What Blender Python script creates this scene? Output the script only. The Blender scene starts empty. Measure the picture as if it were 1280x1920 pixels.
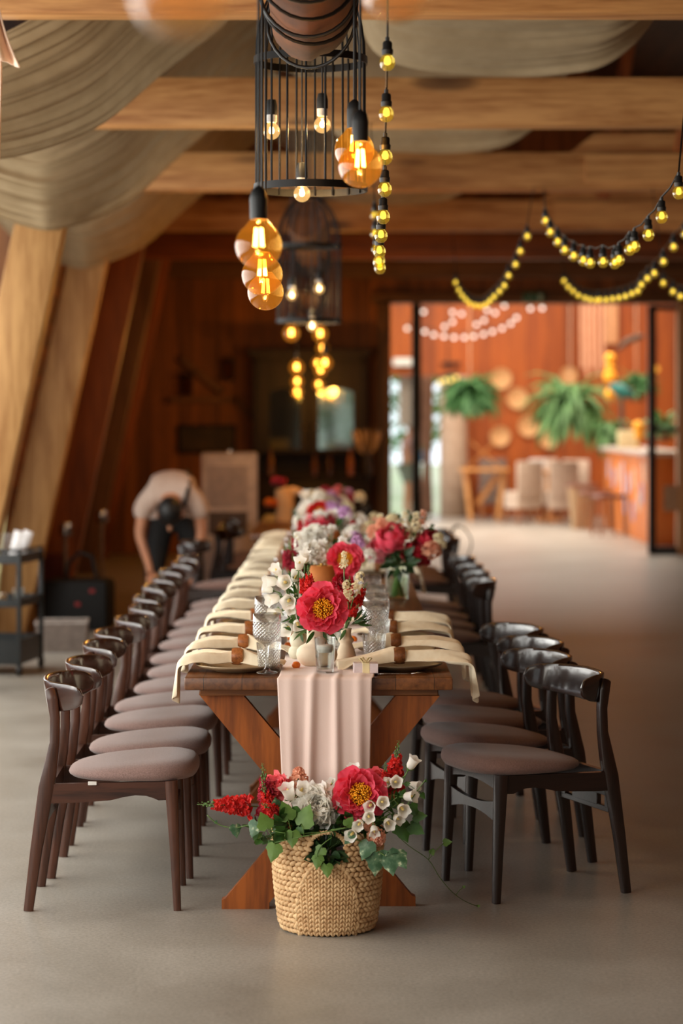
import bpy, bmesh, math, random
from mathutils import Vector, Matrix, Quaternion
from math import sin, cos, pi, radians, sqrt, atan2

S = bpy.context.scene
COL = S.collection

def lin(r, g, b):
    def f(c):
        c /= 255.0
        return c / 12.92 if c <= 0.04045 else ((c + 0.055) / 1.055) ** 2.4
    return (f(r), f(g), f(b), 1.0)

# ------------------------------------------------------------------ camera
CAM_Z, F_PX, HOR, CX = 1.62, 4500.0, 780.0, 640.0
cd = bpy.data.cameras.new('camera')
cd.sensor_fit = 'VERTICAL'; cd.sensor_height = 36.0; cd.sensor_width = 24.0
cd.lens = F_PX / 1920.0 * 36.0
cd.shift_y = -(960.0 - HOR) / 1920.0
cd.clip_end = 300
cd.dof.use_dof = True
cd.dof.focus_distance = 7.75
cd.dof.aperture_fstop = 2.15
cam = bpy.data.objects.new('camera', cd); COL.objects.link(cam)
cam.location = (0, 0, CAM_Z); cam.rotation_euler = (pi / 2, 0, 0)
S.camera = cam

def at(px, py, d):
    return Vector(((px - CX) * d / F_PX, d, CAM_Z - (py - HOR) * d / F_PX))

# ------------------------------------------------------------------ world, exposure, daylight
S.view_settings.view_transform = 'Standard'; S.view_settings.look = 'None'
S.view_settings.gamma = 1.0; S.view_settings.use_curve_mapping = False
S.view_settings.exposure = -0.27
S.cycles.use_denoising = True
S.cycles.caustics_reflective = False; S.cycles.caustics_refractive = False
S.cycles.max_bounces = 10; S.cycles.diffuse_bounces = 4; S.cycles.glossy_bounces = 4
S.cycles.transmission_bounces = 10; S.cycles.transparent_max_bounces = 24
S.cycles.sample_clamp_indirect = 4.0
w = bpy.data.worlds.new('sky'); S.world = w; w.use_nodes = True
bg = w.node_tree.nodes['Background']
bg.inputs[0].default_value = (0.86, 0.93, 1.0, 1); bg.inputs[1].default_value = 2.2

def area(name, loc, target, sx, sy, power, col):
    l = bpy.data.lights.new(name, 'AREA'); l.shape = 'RECTANGLE'; l.size = sx; l.size_y = sy
    l.energy = power; l.color = col
    o = bpy.data.objects.new(name, l); COL.objects.link(o); o.location = loc
    o.rotation_euler = (Vector(target) - Vector(loc)).to_track_quat('-Z', 'Y').to_euler()
    return o
# daylight through the glazed left side of the hall, beyond the left edge of the frame
area('left_daylight_and_fill', (-3.3, 10.1, 1.75), (0.3, 10.3, 0.6), 12.8, 2.3, 450, (1.0, 0.95, 0.84))
area('right_fill_light', (6.15, 17.5, 3.0), (-2.0, 19.0, 2.7), 5.0, 1.2, 70, (1.0, 0.92, 0.78))  # added fill for the deep end, the right wall is closed here
area('left_daylight_and_fill', (-3.3, 2.3, 2.0), (0.0, 8.2, 0.8), 2.4, 1.8, 85, (1.0, 0.95, 0.84))  # added front-left fill that lifts the near flowers
# added front fill, set above the gate so the cabinet mirror misses it
area('front_fill_light', (1.2, -3.0, 3.5), (0.0, 9.0, 0.9), 6.0, 1.2, 130, (1.0, 0.90, 0.74))
# far room: added fill under its ceiling, and daylight from the wide opening on its left
area('far_room_fill', (2.6, 33.5, 5.2), (2.6, 33.6, 0), 7.0, 7.0, 1300, (1.0, 0.92, 0.80))
area('daylight_far_opening', (-1.5, 33.5, 1.6), (4.0, 33.5, 0.8), 6.0, 2.6, 260, (1.0, 0.95, 0.86))

# ------------------------------------------------------------------ mesh building
class MB:
    def __init__(self):
        self.v = []; self.f = []; self.mi = []
    def add(self, vf, M=None, mi=0):
        vs, fs = vf
        o = len(self.v)
        if M is None: self.v.extend([tuple(p) for p in vs])
        else: self.v.extend([tuple(M @ Vector(p)) for p in vs])
        self.f.extend([tuple(i + o for i in q) for q in fs])
        self.mi.extend([mi] * len(fs))
        return self
    def mesh(self, name, mats, angle=38):
        me = bpy.data.meshes.new(name)
        me.from_pydata(self.v, [], self.f)
        bm = bmesh.new(); bm.from_mesh(me)
        bmesh.ops.recalc_face_normals(bm, faces=bm.faces)
        bm.to_mesh(me); bm.free()
        if not isinstance(mats, (list, tuple)): mats = [mats]
        for m in mats: me.materials.append(m)
        me.polygons.foreach_set('use_smooth', [True] * len(me.polygons))
        if len(mats) > 1: me.polygons.foreach_set('material_index', self.mi)
        if angle < 180: me.set_sharp_from_angle(angle=radians(angle))
        me.update()
        return me

def link(name, me, parent=None, loc=(0, 0, 0), rot=(0, 0, 0), scale=None):
    o = bpy.data.objects.new(name, me); COL.objects.link(o)
    o.location = loc; o.rotation_euler = rot
    if scale is not None: o.scale = (scale,) * 3 if isinstance(scale, (int, float)) else scale
    if parent is not None: o.parent = parent
    return o
def obj(name, mb, mats, parent=None, loc=(0, 0, 0), rot=(0, 0, 0), angle=38):
    return link(name, mb.mesh(name, mats, angle), parent, loc, rot)
def tag(o, label=None, cat=None, group=None, kind=None):
    if label: o['label'] = label
    if cat: o['category'] = cat
    if group: o['group'] = group
    if kind: o['kind'] = kind
    return o
def thing(name, label, cat, loc=(0, 0, 0), rz=0, group=None):
    o = bpy.data.objects.new(name, None); COL.objects.link(o)
    o.empty_display_size = 0.1
    o.location = loc; o.rotation_euler = (0, 0, rz)
    return tag(o, label, cat, group)
def struct(name, mb, mats, parent=None, loc=(0, 0, 0)):
    o = obj(name, mb, mats, parent, loc)
    if parent is None: o['kind'] = 'structure'
    return o
def copy_tree(o, parent=None):
    c = o.copy(); COL.objects.link(c)
    if parent is not None: c.parent = parent
    for ch in list(o.children): copy_tree(ch, c)
    return c
def solid(o, t, off=0):
    m = o.modifiers.new('thickness', 'SOLIDIFY'); m.thickness = t; m.offset = off; return o
def subd(o, n=1):
    m = o.modifiers.new('smooth', 'SUBSURF'); m.levels = n; m.render_levels = n; return o

def box(c, s, b=0.0, M=None):
    bm = bmesh.new(); bmesh.ops.create_cube(bm, size=1.0)
    for v in bm.verts: v.co = Vector((v.co.x * s[0], v.co.y * s[1], v.co.z * s[2]))
    if b > 0:
        bmesh.ops.bevel(bm, geom=list(bm.edges), offset=b, segments=2 if b > 0.004 else 1, affect='EDGES', profile=0.5)
    bm.verts.index_update()
    vs = [v.co + Vector(c) for v in bm.verts]; fs = [[v.index for v in f.verts] for f in bm.faces]
    bm.free()
    if M is not None: vs = [M @ v for v in vs]
    return vs, fs
def beam(p, q, wx, wz, b=0.003, roll=0.0, up=(0, 0, 1)):
    """a bar from p to q, section wx by wz"""
    p, q = Vector(p), Vector(q); z = (q - p).normalized()
    u = Vector(up)
    if abs(z.dot(u)) > 0.99: u = Vector((0, 1, 0))
    x = u.cross(z).normalized(); y = z.cross(x)
    R = Matrix((x, y, z)).transposed() @ Matrix.Rotation(roll, 3, 'Z')
    M = Matrix.Translation((p + q) / 2) @ R.to_4x4()
    return box((0, 0, 0), (wx, wz, (q - p).length), b, M)
def tube(pts, r, n=8, cap=True, flat=1.0, side=None, sq=False):
    pts = [Vector(p) for p in pts]; N = len(pts)
    rs = r if isinstance(r, (list, tuple)) else [r] * N
    vs = []; fs = []
    t0 = (pts[1] - pts[0]).normalized()
    nrm = Vector(side) if side is not None else (Vector((0, 0, 1)) if abs(t0.z) < 0.9 else Vector((1, 0, 0)))
    for i in range(N):
        t = (pts[min(i + 1, N - 1)] - pts[max(i - 1, 0)]).normalized()
        nrm = (nrm - t * nrm.dot(t))
        if nrm.length < 1e-6: nrm = t.orthogonal()
        nrm.normalize(); bi = t.cross(nrm)
        rr = rs[i]
        ra, rb = rr if isinstance(rr, (tuple, list)) else (rr, rr * flat)
        for k in range(n):
            a = 2 * pi * k / n
            c, s_ = cos(a), sin(a)
            if sq:
                e = 0.32
                c = math.copysign(abs(c) ** e, c) if abs(c) > 1e-6 else 0
                s_ = math.copysign(abs(s_) ** e, s_) if abs(s_) > 1e-6 else 0
            vs.append(pts[i] + nrm * (ra * c) + bi * (rb * s_))
    for i in range(N - 1):
        for k in range(n):
            fs.append((i * n + k, i * n + (k + 1) % n, (i + 1) * n + (k + 1) % n, (i + 1) * n + k))
    if cap:
        fs.append(tuple(range(n))[::-1]); fs.append(tuple(range((N - 1) * n, N * n)))
    return vs, fs
def lathe(prof, n=24, wob=None):
    vs = []; fs = []; idx = []
    for (r, z) in prof:
        if r < 1e-6:
            idx.append([len(vs)]); vs.append((0, 0, z))
        else:
            ring = []
            for k in range(n):
                a = 2 * pi * k / n
                rr = r * (wob(a) if wob else 1)
                ring.append(len(vs)); vs.append((rr * cos(a), rr * sin(a), z))
            idx.append(ring)
    for i in range(len(idx) - 1):
        A, B = idx[i], idx[i + 1]
        if len(A) == 1 and len(B) == 1: continue
        for k in range(n):
            k2 = (k + 1) % n
            if len(A) == 1: fs.append((A[0], B[k2], B[k]))
            elif len(B) == 1: fs.append((A[k], A[k2], B[0]))
            else: fs.append((A[k], A[k2], B[k2], B[k]))
    return vs, fs
def grid(fn, nu, nv, wrap_v=False):
    vs = [fn(i / nu, j / (nv if wrap_v else nv)) for i in range(nu + 1) for j in range(nv if wrap_v else nv + 1)]
    st = nv if wrap_v else nv + 1
    fs = []
    for i in range(nu):
        for j in range(nv):
            j2 = (j + 1) % st if wrap_v else j + 1
            fs.append((i * st + j, i * st + j2, (i + 1) * st + j2, (i + 1) * st + j))
    return vs, fs
def ball(c, r, n=10, m=7):
    rx, ry, rz = (r, r, r) if isinstance(r, (int, float)) else r
    prof = [(sin(pi * i / m), -cos(pi * i / m)) for i in range(m + 1)]
    prof[0] = (0, -1); prof[-1] = (0, 1)
    vs, fs = lathe(prof, n)
    return [(v[0] * rx + c[0], v[1] * ry + c[1], v[2] * rz + c[2]) for v in vs], fs
def prism(poly, axis, a, b):
    """polygon of 2D points pushed along an axis from a to b"""
    def P(u, v, t):
        return {'x': (t, u, v), 'y': (u, t, v), 'z': (u, v, t)}[axis]
    n = len(poly)
    vs = [P(u, v, a) for u, v in poly] + [P(u, v, b) for u, v in poly]
    fs = [tuple(range(n))[::-1], tuple(range(n, 2 * n))] + [(i, (i + 1) % n, n + (i + 1) % n, n + i) for i in range(n)]
    return vs, fs
def frame_z(d, loc=(0, 0, 0), spin=0.0, sc=1.0):
    q = Vector(d).normalized().to_track_quat('Z', 'Y')
    return Matrix.Translation(loc) @ q.to_matrix().to_4x4() @ Matrix.Rotation(spin, 4, 'Z') @ Matrix.Scale(sc, 4)

# ------------------------------------------------------------------ materials
def newmat(name):
    m = bpy.data.materials.new(name); m.use_nodes = True
    nt = m.node_tree; b = nt.nodes['Principled BSDF']
    return m, nt, b
def N(nt, t, **kw):
    n = nt.nodes.new(t)
    for k, v in kw.items():
        if k.startswith('i_'):
            n.inputs[int(k[2:]) if k[2:].isdigit() else k[2:]].default_value = v
        else: setattr(n, k, v)
    return n
def ramp(nt, stops):
    r = nt.nodes.new('ShaderNodeValToRGB'); e = r.color_ramp.elements
    while len(e) < len(stops): e.new(0.5)
    for i, (p, c) in enumerate(stops): e[i].position = p; e[i].color = c
    return r
def coords(nt, scale=(1, 1, 1), src='Object'):
    t = N(nt, 'ShaderNodeTexCoord'); mp = N(nt, 'ShaderNodeMapping'); mp.inputs['Scale'].default_value = scale
    nt.links.new(t.outputs[src], mp.inputs['Vector']); return mp
def simple(name, c, rough=0.5, metal=0.0, c2=None, scale=20, bump=0.0, bscale=80, sheen=0.0, coat=0.0, spec=0.5, stretch=(1, 1, 1), trans=0.0, sub=0.0):
    m, nt, b = newmat(name); L = nt.links.new
    b.inputs['Roughness'].default_value = rough; b.inputs['Metallic'].default_value = metal
    b.inputs['Specular IOR Level'].default_value = spec
    b.inputs['Sheen Weight'].default_value = sheen; b.inputs['Coat Weight'].default_value = coat
    b.inputs['Coat Roughness'].default_value = 0.15
    mp = coords(nt, stretch)
    c2 = c2 or tuple(min(255, x * 0.86) for x in c)
    nz = N(nt, 'ShaderNodeTexNoise', i_Scale=scale, i_Detail=4.0); L(mp.outputs[0], nz.inputs['Vector'])
    rp = ramp(nt, [(0.3, lin(*c2)), (0.7, lin(*c))]); L(nz.outputs[0], rp.inputs[0]); L(rp.outputs[0], b.inputs['Base Color'])
    if bump:
        n2 = N(nt, 'ShaderNodeTexNoise', i_Scale=bscale, i_Detail=3.0); L(mp.outputs[0], n2.inputs['Vector'])
        bp = N(nt, 'ShaderNodeBump', i_Strength=bump, i_Distance=0.004); L(n2.outputs[0], bp.inputs['Height']); L(bp.outputs[0], b.inputs['Normal'])
    if trans:                      # cloth and petals let some light through
        tr = N(nt, 'ShaderNodeBsdfTranslucent'); L(rp.outputs[0], tr.inputs[0])
        mx = N(nt, 'ShaderNodeMixShader', i_0=trans); out = nt.nodes['Material Output']
        L(b.outputs[0], mx.inputs[1]); L(tr.outputs[0], mx.inputs[2]); L(mx.outputs[0], out.inputs[0])
    return m
def wood(name, light, dark, axis='x', grain=9.0, rough=0.5, knots=0.0, boards=None, spec=0.4, coat=0.0, seam=None):
    """grain runs along axis; boards = (axis across the boards, width)"""
    m, nt, b = newmat(name); L = nt.links.new
    st = {'x': (0.09, 1, 1), 'y': (1, 0.09, 1), 'z': (1, 1, 0.09)}[axis]
    oi = N(nt, 'ShaderNodeObjectInfo')
    tc = N(nt, 'ShaderNodeTexCoord')
    mul = N(nt, 'ShaderNodeVectorMath', operation='SCALE'); mul.inputs['Scale'].default_value = 1.0
    off = N(nt, 'ShaderNodeMath', operation='MULTIPLY'); off.inputs[1].default_value = 37.0
    L(oi.outputs['Random'], off.inputs[0])
    comb = N(nt, 'ShaderNodeCombineXYZ'); [L(off.outputs[0], comb.inputs[i]) for i in range(3)]
    addv = N(nt, 'ShaderNodeVectorMath', operation='ADD'); L(tc.outputs['Object'], addv.inputs[0]); L(comb.outputs[0], addv.inputs[1])
    vec = addv.outputs[0]
    if boards:
        ax, wd = boards
        sp = N(nt, 'ShaderNodeSeparateXYZ'); L(tc.outputs['Object'], sp.inputs[0])
        dv = N(nt, 'ShaderNodeMath', operation='DIVIDE'); dv.inputs[1].default_value = wd; L(sp.outputs['xyz'.index(ax)], dv.inputs[0])
        fl = N(nt, 'ShaderNodeMath', operation='FLOOR'); L(dv.outputs[0], fl.inputs[0])
        wn = N(nt, 'ShaderNodeTexWhiteNoise', noise_dimensions='1D'); L(fl.outputs[0], wn.inputs['W'])
        sc = N(nt, 'ShaderNodeVectorMath', operation='SCALE'); sc.inputs['Scale'].default_value = 9.0; L(wn.outputs['Color'], sc.inputs[0])
        ad = N(nt, 'ShaderNodeVectorMath', operation='ADD'); L(vec, ad.inputs[0]); L(sc.outputs[0], ad.inputs[1]); vec = ad.outputs[0]
    mp = N(nt, 'ShaderNodeMapping'); mp.inputs['Scale'].default_value = st; L(vec, mp.inputs[0])
    n1 = N(nt, 'ShaderNodeTexNoise', i_Scale=grain, i_Detail=6.0, i_Roughness=0.62, i_Distortion=1.2); L(mp.outputs[0], n1.inputs['Vector'])
    n2 = N(nt, 'ShaderNodeTexNoise', i_Scale=grain * 7, i_Detail=3.0); L(mp.outputs[0], n2.inputs['Vector'])
    mixn = N(nt, 'ShaderNodeMath', operation='MULTIPLY_ADD'); mixn.inputs[1].default_value = 0.35
    L(n2.outputs[0], mixn.inputs[0]); 
    hl = N(nt, 'ShaderNodeMath', operation='MULTIPLY'); hl.inputs[1].default_value = 0.75; L(n1.outputs[0], hl.inputs[0]); L(hl.outputs[0], mixn.inputs[2])
    rp = ramp(nt, [(0.40, lin(*dark)), (0.64, lin(*light))]); L(mixn.outputs[0], rp.inputs[0])
    colr = rp.outputs[0]
    if boards:
        hs = N(nt, 'ShaderNodeHueSaturation'); L(colr, hs.inputs['Color'])
        mr = N(nt, 'ShaderNodeMapRange'); mr.inputs['To Min'].default_value = 0.72; mr.inputs['To Max'].default_value = 1.15
        L(wn.outputs['Value'], mr.inputs[0]); L(mr.outputs[0], hs.inputs['Value']); colr = hs.outputs[0]
        fr = N(nt, 'ShaderNodeMath', operation='FRACT'); L(dv.outputs[0], fr.inputs[0])
        lt = N(nt, 'ShaderNodeMath', operation='LESS_THAN'); lt.inputs[1].default_value = seam or 0.035; L(fr.outputs[0], lt.inputs[0])
        mx = N(nt, 'ShaderNodeMix', data_type='RGBA'); L(lt.outputs[0], mx.inputs[0]); L(colr, mx.inputs[6]); mx.inputs[7].default_value = lin(*[x * 0.35 for x in dark])
        colr = mx.outputs[2]
    if knots:
        mk = N(nt, 'ShaderNodeMapping'); mk.inputs['Scale'].default_value = {'x': (1.1, 4, 4), 'y': (4, 1.1, 4), 'z': (4, 4, 1.1)}[axis]; L(vec, mk.inputs[0])
        vo = N(nt, 'ShaderNodeTexVoronoi', i_Scale=1.0); L(mk.outputs[0], vo.inputs['Vector'])
        kr = ramp(nt, [(0.0, (1, 1, 1, 1)), (knots, (0.7, 0.7, 0.7, 1)), (knots * 1.5, (0, 0, 0, 1))]); L(vo.outputs['Distance'], kr.inputs[0])
        mx2 = N(nt, 'ShaderNodeMix', data_type='RGBA'); L(kr.outputs[0], mx2.inputs[0]); L(colr, mx2.inputs[6]); mx2.inputs[7].default_value = lin(*[x * 0.55 for x in dark])
        colr = mx2.outputs[2]
    L(colr, b.inputs['Base Color'])
    b.inputs['Roughness'].default_value = rough; b.inputs['Specular IOR Level'].default_value = spec
    b.inputs['Coat Weight'].default_value = coat; b.inputs['Coat Roughness'].default_value = 0.12
    bp = N(nt, 'ShaderNodeBump', i_Strength=0.2, i_Distance=0.003); L(mixn.outputs[0], bp.inputs['Height']); L(bp.outputs[0], b.inputs['Normal'])
    return m
def glass(name, tint=(1, 1, 1), rough=0.0, ior=1.45, cut=None):
    m, nt, b = newmat(name); L = nt.links.new
    nt.nodes.remove(b)
    g = N(nt, 'ShaderNodeBsdfGlass', i_Roughness=rough, i_IOR=ior); g.inputs['Color'].default_value = (*tint, 1)
    L(g.outputs[0], nt.nodes['Material Output'].inputs[0])
    return m, nt, g
def thin_glass(name, tint, glossy=0.12, glow=None, glow_s=0.0, haze=0.0):
    """thin blown glass: tinted see-through plus mirror reflection at grazing angles"""
    m, nt, b = newmat(name); L = nt.links.new; nt.nodes.remove(b)
    t = N(nt, 'ShaderNodeBsdfTransparent'); t.inputs[0].default_value = (*tint, 1)
    gl = N(nt, 'ShaderNodeBsdfGlossy', i_Roughness=0.03)
    fr = N(nt, 'ShaderNodeLayerWeight', i_Blend=glossy)
    mx = N(nt, 'ShaderNodeMixShader'); L(fr.outputs['Facing'], mx.inputs[0]); L(t.outputs[0], mx.inputs[1]); L(gl.outputs[0], mx.inputs[2])
    last = mx.outputs[0]
    if haze:
        df = N(nt, 'ShaderNodeBsdfTranslucent'); df.inputs[0].default_value = (*tint, 1)
        m3 = N(nt, 'ShaderNodeMixShader', i_0=haze); L(last, m3.inputs[1]); L(df.outputs[0], m3.inputs[2]); last = m3.outputs[0]
    if glow:
        e = N(nt, 'ShaderNodeEmission', i_Strength=glow_s); e.inputs[0].default_value = (*glow, 1)
        ad = N(nt, 'ShaderNodeAddShader'); L(last, ad.inputs[0]); L(e.outputs[0], ad.inputs[1]); last = ad.outputs[0]
    L(last, nt.nodes['Material Output'].inputs[0])
    return m
def emit(name, c, s):
    m, nt, b = newmat(name); nt.nodes.remove(b)
    e = N(nt, 'ShaderNodeEmission', i_Strength=s); e.inputs[0].default_value = (*c, 1)
    nt.links.new(e.outputs[0], nt.nodes['Material Output'].inputs[0]); return m

ORD = ['first', 'second', 'third', 'fourth', 'fifth', 'sixth', 'seventh', 'eighth', 'ninth', 'tenth', 'eleventh', 'twelfth',
       'thirteenth', 'fourteenth', 'fifteenth', 'sixteenth', 'seventeenth', 'eighteenth', 'nineteenth', 'twentieth']

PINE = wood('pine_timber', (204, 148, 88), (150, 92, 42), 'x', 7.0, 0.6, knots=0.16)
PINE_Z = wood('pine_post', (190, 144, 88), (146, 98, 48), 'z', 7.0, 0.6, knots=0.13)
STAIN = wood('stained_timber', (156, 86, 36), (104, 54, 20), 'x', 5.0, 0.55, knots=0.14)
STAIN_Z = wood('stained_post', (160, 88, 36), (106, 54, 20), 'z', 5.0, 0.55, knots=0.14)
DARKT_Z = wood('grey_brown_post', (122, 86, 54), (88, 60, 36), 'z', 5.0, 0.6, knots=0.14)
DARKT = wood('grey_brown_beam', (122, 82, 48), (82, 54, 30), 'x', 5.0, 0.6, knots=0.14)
BOARDS = wood('wall_boards', (150, 90, 40), (106, 60, 24), 'z', 4.0, 0.6, boards=('x', 0.16))
BOARDS_SIDE = wood('side_boards', (150, 86, 40), (98, 54, 22), 'y', 4.0, 0.6, boards=('z', 0.2))
ROOFB = wood('roof_boards', (74, 48, 30), (46, 30, 18), 'y', 4.0, 0.7, boards=('x', 0.2))
ORANGE = wood('orange_boards', (164, 80, 18), (130, 57, 10), 'z', 3.0, 0.5, boards=('x', 0.3), seam=0.02)
TABLEW = wood('table_wood', (128, 78, 40), (78, 42, 18), 'y', 9.0, 0.42, boards=('x', 0.125), spec=0.5, seam=0.015)
TABLEX = wood('table_end_wood', (140, 86, 44), (84, 46, 20), 'x', 9.0, 0.45)
TRESTLE = wood('trestle_wood', (158, 84, 26), (104, 50, 12), 'z', 9.0, 0.5)
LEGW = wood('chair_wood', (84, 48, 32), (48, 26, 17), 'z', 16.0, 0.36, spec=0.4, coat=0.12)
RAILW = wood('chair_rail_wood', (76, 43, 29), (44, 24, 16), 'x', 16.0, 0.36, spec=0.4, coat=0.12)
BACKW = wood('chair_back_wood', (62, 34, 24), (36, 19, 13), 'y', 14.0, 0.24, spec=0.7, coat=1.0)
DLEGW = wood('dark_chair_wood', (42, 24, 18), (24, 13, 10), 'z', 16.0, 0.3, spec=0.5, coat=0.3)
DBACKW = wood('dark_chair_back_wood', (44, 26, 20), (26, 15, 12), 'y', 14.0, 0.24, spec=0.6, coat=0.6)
SEATF = simple('mauve_seat_cloth', (148, 120, 113), 0.9, c2=(120, 95, 89), scale=260, bump=0.35, bscale=420, sheen=0.25)
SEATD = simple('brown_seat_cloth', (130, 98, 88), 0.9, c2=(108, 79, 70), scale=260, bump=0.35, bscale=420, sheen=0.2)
BLACKM = simple('black_metal', (26, 24, 23), 0.45, 0.6)
BLACKP = simple('black_plastic', (20, 20, 20), 0.5)
CABLE = simple('black_cable', (16, 14, 12), 0.55)
CHROME = simple('chrome', (205, 200, 195), 0.2, 1.0)
WHITEP = simple('white_plastic', (232, 228, 222), 0.45)
BRASS = simple('brass', (196, 150, 70), 0.3, 1.0)
# ================================================================== SETTING
def mat_floor():
    m, nt, b = newmat('polished_concrete'); L = nt.links.new
    mp = coords(nt)
    n1 = N(nt, 'ShaderNodeTexNoise', i_Scale=1.3, i_Detail=7.0, i_Roughness=0.65); L(mp.outputs[0], n1.inputs['Vector'])
    n2 = N(nt, 'ShaderNodeTexNoise', i_Scale=85.0, i_Detail=5.0, i_Roughness=0.7); L(mp.outputs[0], n2.inputs['Vector'])
    r1 = ramp(nt, [(0.3, lin(150, 143, 132)), (0.72, lin(182, 176, 166))]); L(n1.outputs[0], r1.inputs[0])
    r2 = ramp(nt, [(0.36, (0.58, 0.57, 0.56, 1)), (0.62, (1, 1, 1, 1))]); L(n2.outputs[0], r2.inputs[0])
    mx = N(nt, 'ShaderNodeMix', data_type='RGBA', blend_type='MULTIPLY'); mx.inputs[0].default_value = 0.75
    L(r1.outputs[0], mx.inputs[6]); L(r2.outputs[0], mx.inputs[7]); L(mx.outputs[2], b.inputs['Base Color'])
    rr = N(nt, 'ShaderNodeMapRange'); rr.inputs['To Min'].default_value = 0.26; rr.inputs['To Max'].default_value = 0.46
    L(n1.outputs[0], rr.inputs[0]); L(rr.outputs[0], b.inputs['Roughness'])
    bp = N(nt, 'ShaderNodeBump', i_Strength=0.08, i_Distance=0.003); L(n2.outputs[0], bp.inputs['Height']); L(bp.outputs[0], b.inputs['Normal'])
    return m
FLOOR = mat_floor()
struct('floor', MB().add(box((1.0, 18.0, -0.05), (11.0, 42.2, 0.1))), FLOOR)

def room_x(x, d):            # the hall's long axis drifts a little to the left of the camera's
    return x - 0.04 * (d - 13.2)
BACK = 28.3
OX0, OX1, OZ = 0.565, 4.02, 2.94
# back wall with the wide doorway
mb = MB()
mb.add(box(((-4.4 + OX0) / 2, BACK, 2.9), (OX0 + 4.4, 0.18, 5.8)))
mb.add(box(((OX0 + OX1) / 2, BACK, (OZ + 5.8) / 2), (OX1 - OX0, 0.18, 5.8 - OZ)))
mb.add(box(((OX1 + 6.4) / 2, BACK, 2.9), (6.4 - OX1, 0.18, 5.8)))
mb.add(prism([(-4.4, 5.8), (6.4, 5.8), (.3, 6.9)], 'y', BACK - .09, BACK + .09))
struct('wall_back', mb, BOARDS)
# leaning left wall behind the posts: solid from y=12.4 on, glazed towards the camera
def leanx(z, d, out=0.0):
    return room_x(-2.235 + 0.212 * z, d) - out
LW = MB()
for (y0, y1) in ((17.05, BACK),):
    LW.add(([(leanx(0, y0, .42), y0, 0), (leanx(0, y1, .42), y1, 0), (leanx(4.3, y1, .42), y1, 4.3), (leanx(4.3, y0, .42), y0, 4.3),
             (leanx(0, y0, .5), y0, 0), (leanx(0, y1, .5), y1, 0), (leanx(4.3, y1, .5), y1, 4.3), (leanx(4.3, y0, .5), y0, 4.3)],
            [(0, 1, 2, 3), (7, 6, 5, 4), (0, 3, 7, 4), (1, 5, 6, 2), (3, 2, 6, 7), (0, 4, 5, 1)]))
struct('wall_left', LW, BOARDS_SIDE)
LU = MB()      # the band above the windows and the sill wall below them
LU.add(box((-3.45, 7.0, 3.65), (0.12, 20.1, 1.3))); LU.add(box((-3.45, 7.0, 0.25), (0.12, 20.1, 0.5))); LU.add(box((-3.45, -1.0, 1.75), (0.12, 4.1, 2.5)))
struct('wall_left.001', LU, BOARDS_SIDE)
struct('wall_right', MB().add(box((6.3, 12.6, 2.3), (0.15, 31.2, 4.6))), BOARDS_SIDE)
# roof planes
RF = MB(); RF.add(prism([(-3.45, 4.2), (0.3, 6.6), (0.3, 6.75), (-3.45, 4.35)], 'y', -3.1, BACK + .1)); struct('ceiling', RF, ROOFB)
RG = MB(); RG.add(prism([(0.3, 6.6), (6.4, 4.4), (6.4, 4.55), (0.3, 6.75)], 'y', -3.1, BACK + .1)); struct('ceiling.001', RG, ROOFB)
# rafters under the right slope
for k, d in enumerate((11.6, 13.9, 15.3, 17.8, 19.4, 21.9)):
    o = obj('roof_rafter', MB().add(beam((0.5, d, 6.38), (6.1, d, 4.36), 0.12, 0.2, 0.004)), STAIN)
    tag(o, 'dark stained roof rafter above the right hand drapes, %s from the camera' % ORD[k], 'rafter', 'roof rafters')
for k, (x, d) in enumerate(((1.98, 12.2), (2.35, 16.6), (2.2, 20.2))):
    o = obj('roof_strut', MB().add(beam((x, d, 3.45), (x + 0.35, d, 5.55), 0.13, 0.1, 0.004)), STAIN_Z)
    tag(o, 'upright stained strut standing on a beam under the right roof slope, %s' % ('nearest', 'middle', 'farthest')[k], 'strut', 'roof struts')
# front gable behind the photographer with the wide open gate
mb = MB()
mb.add(box((-2.2, -3.05, 2.2), (2.6, 0.14, 4.4))); mb.add(box((3.75, -3.05, 2.2), (5.1, 0.14, 4.4))); mb.add(box((1.4, -3.05, 5.0), (9.9, 0.14, 1.4))); mb.add(box((.15, -3.05, 3.5), (2.2, 0.14, 1.8)))
struct('wall_front', mb, BOARDS)

# ceiling beams
BEAMS = [9.5, 13.2, 16.97, 20.7, 24.4, 27.75]
bnames = ['pale pine ceiling beam cut off by the top edge of the photo', 'pale knotty pine ceiling beam behind the near birdcage lamp',
          'pine ceiling beam with a stacked timber at its right end, behind the amber bulbs', 'pine ceiling beam directly above the small birdcage lamp',
          'orange brown ceiling beam behind the small birdcage lamp', 'dark brown ceiling beam closest to the back wall']
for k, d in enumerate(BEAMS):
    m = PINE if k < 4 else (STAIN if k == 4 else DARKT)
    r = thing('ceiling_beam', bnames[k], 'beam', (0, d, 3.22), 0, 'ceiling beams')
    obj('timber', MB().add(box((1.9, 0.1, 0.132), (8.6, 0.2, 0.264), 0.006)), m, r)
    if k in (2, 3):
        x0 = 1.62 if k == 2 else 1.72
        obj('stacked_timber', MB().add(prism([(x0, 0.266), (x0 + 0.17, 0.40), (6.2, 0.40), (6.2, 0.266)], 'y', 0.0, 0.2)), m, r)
        obj('side_plank', MB().add(box((x0 + 2.3, -0.018, 0.15), (4.4, 0.03, 0.2), 0.004)), m, r)

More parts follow.
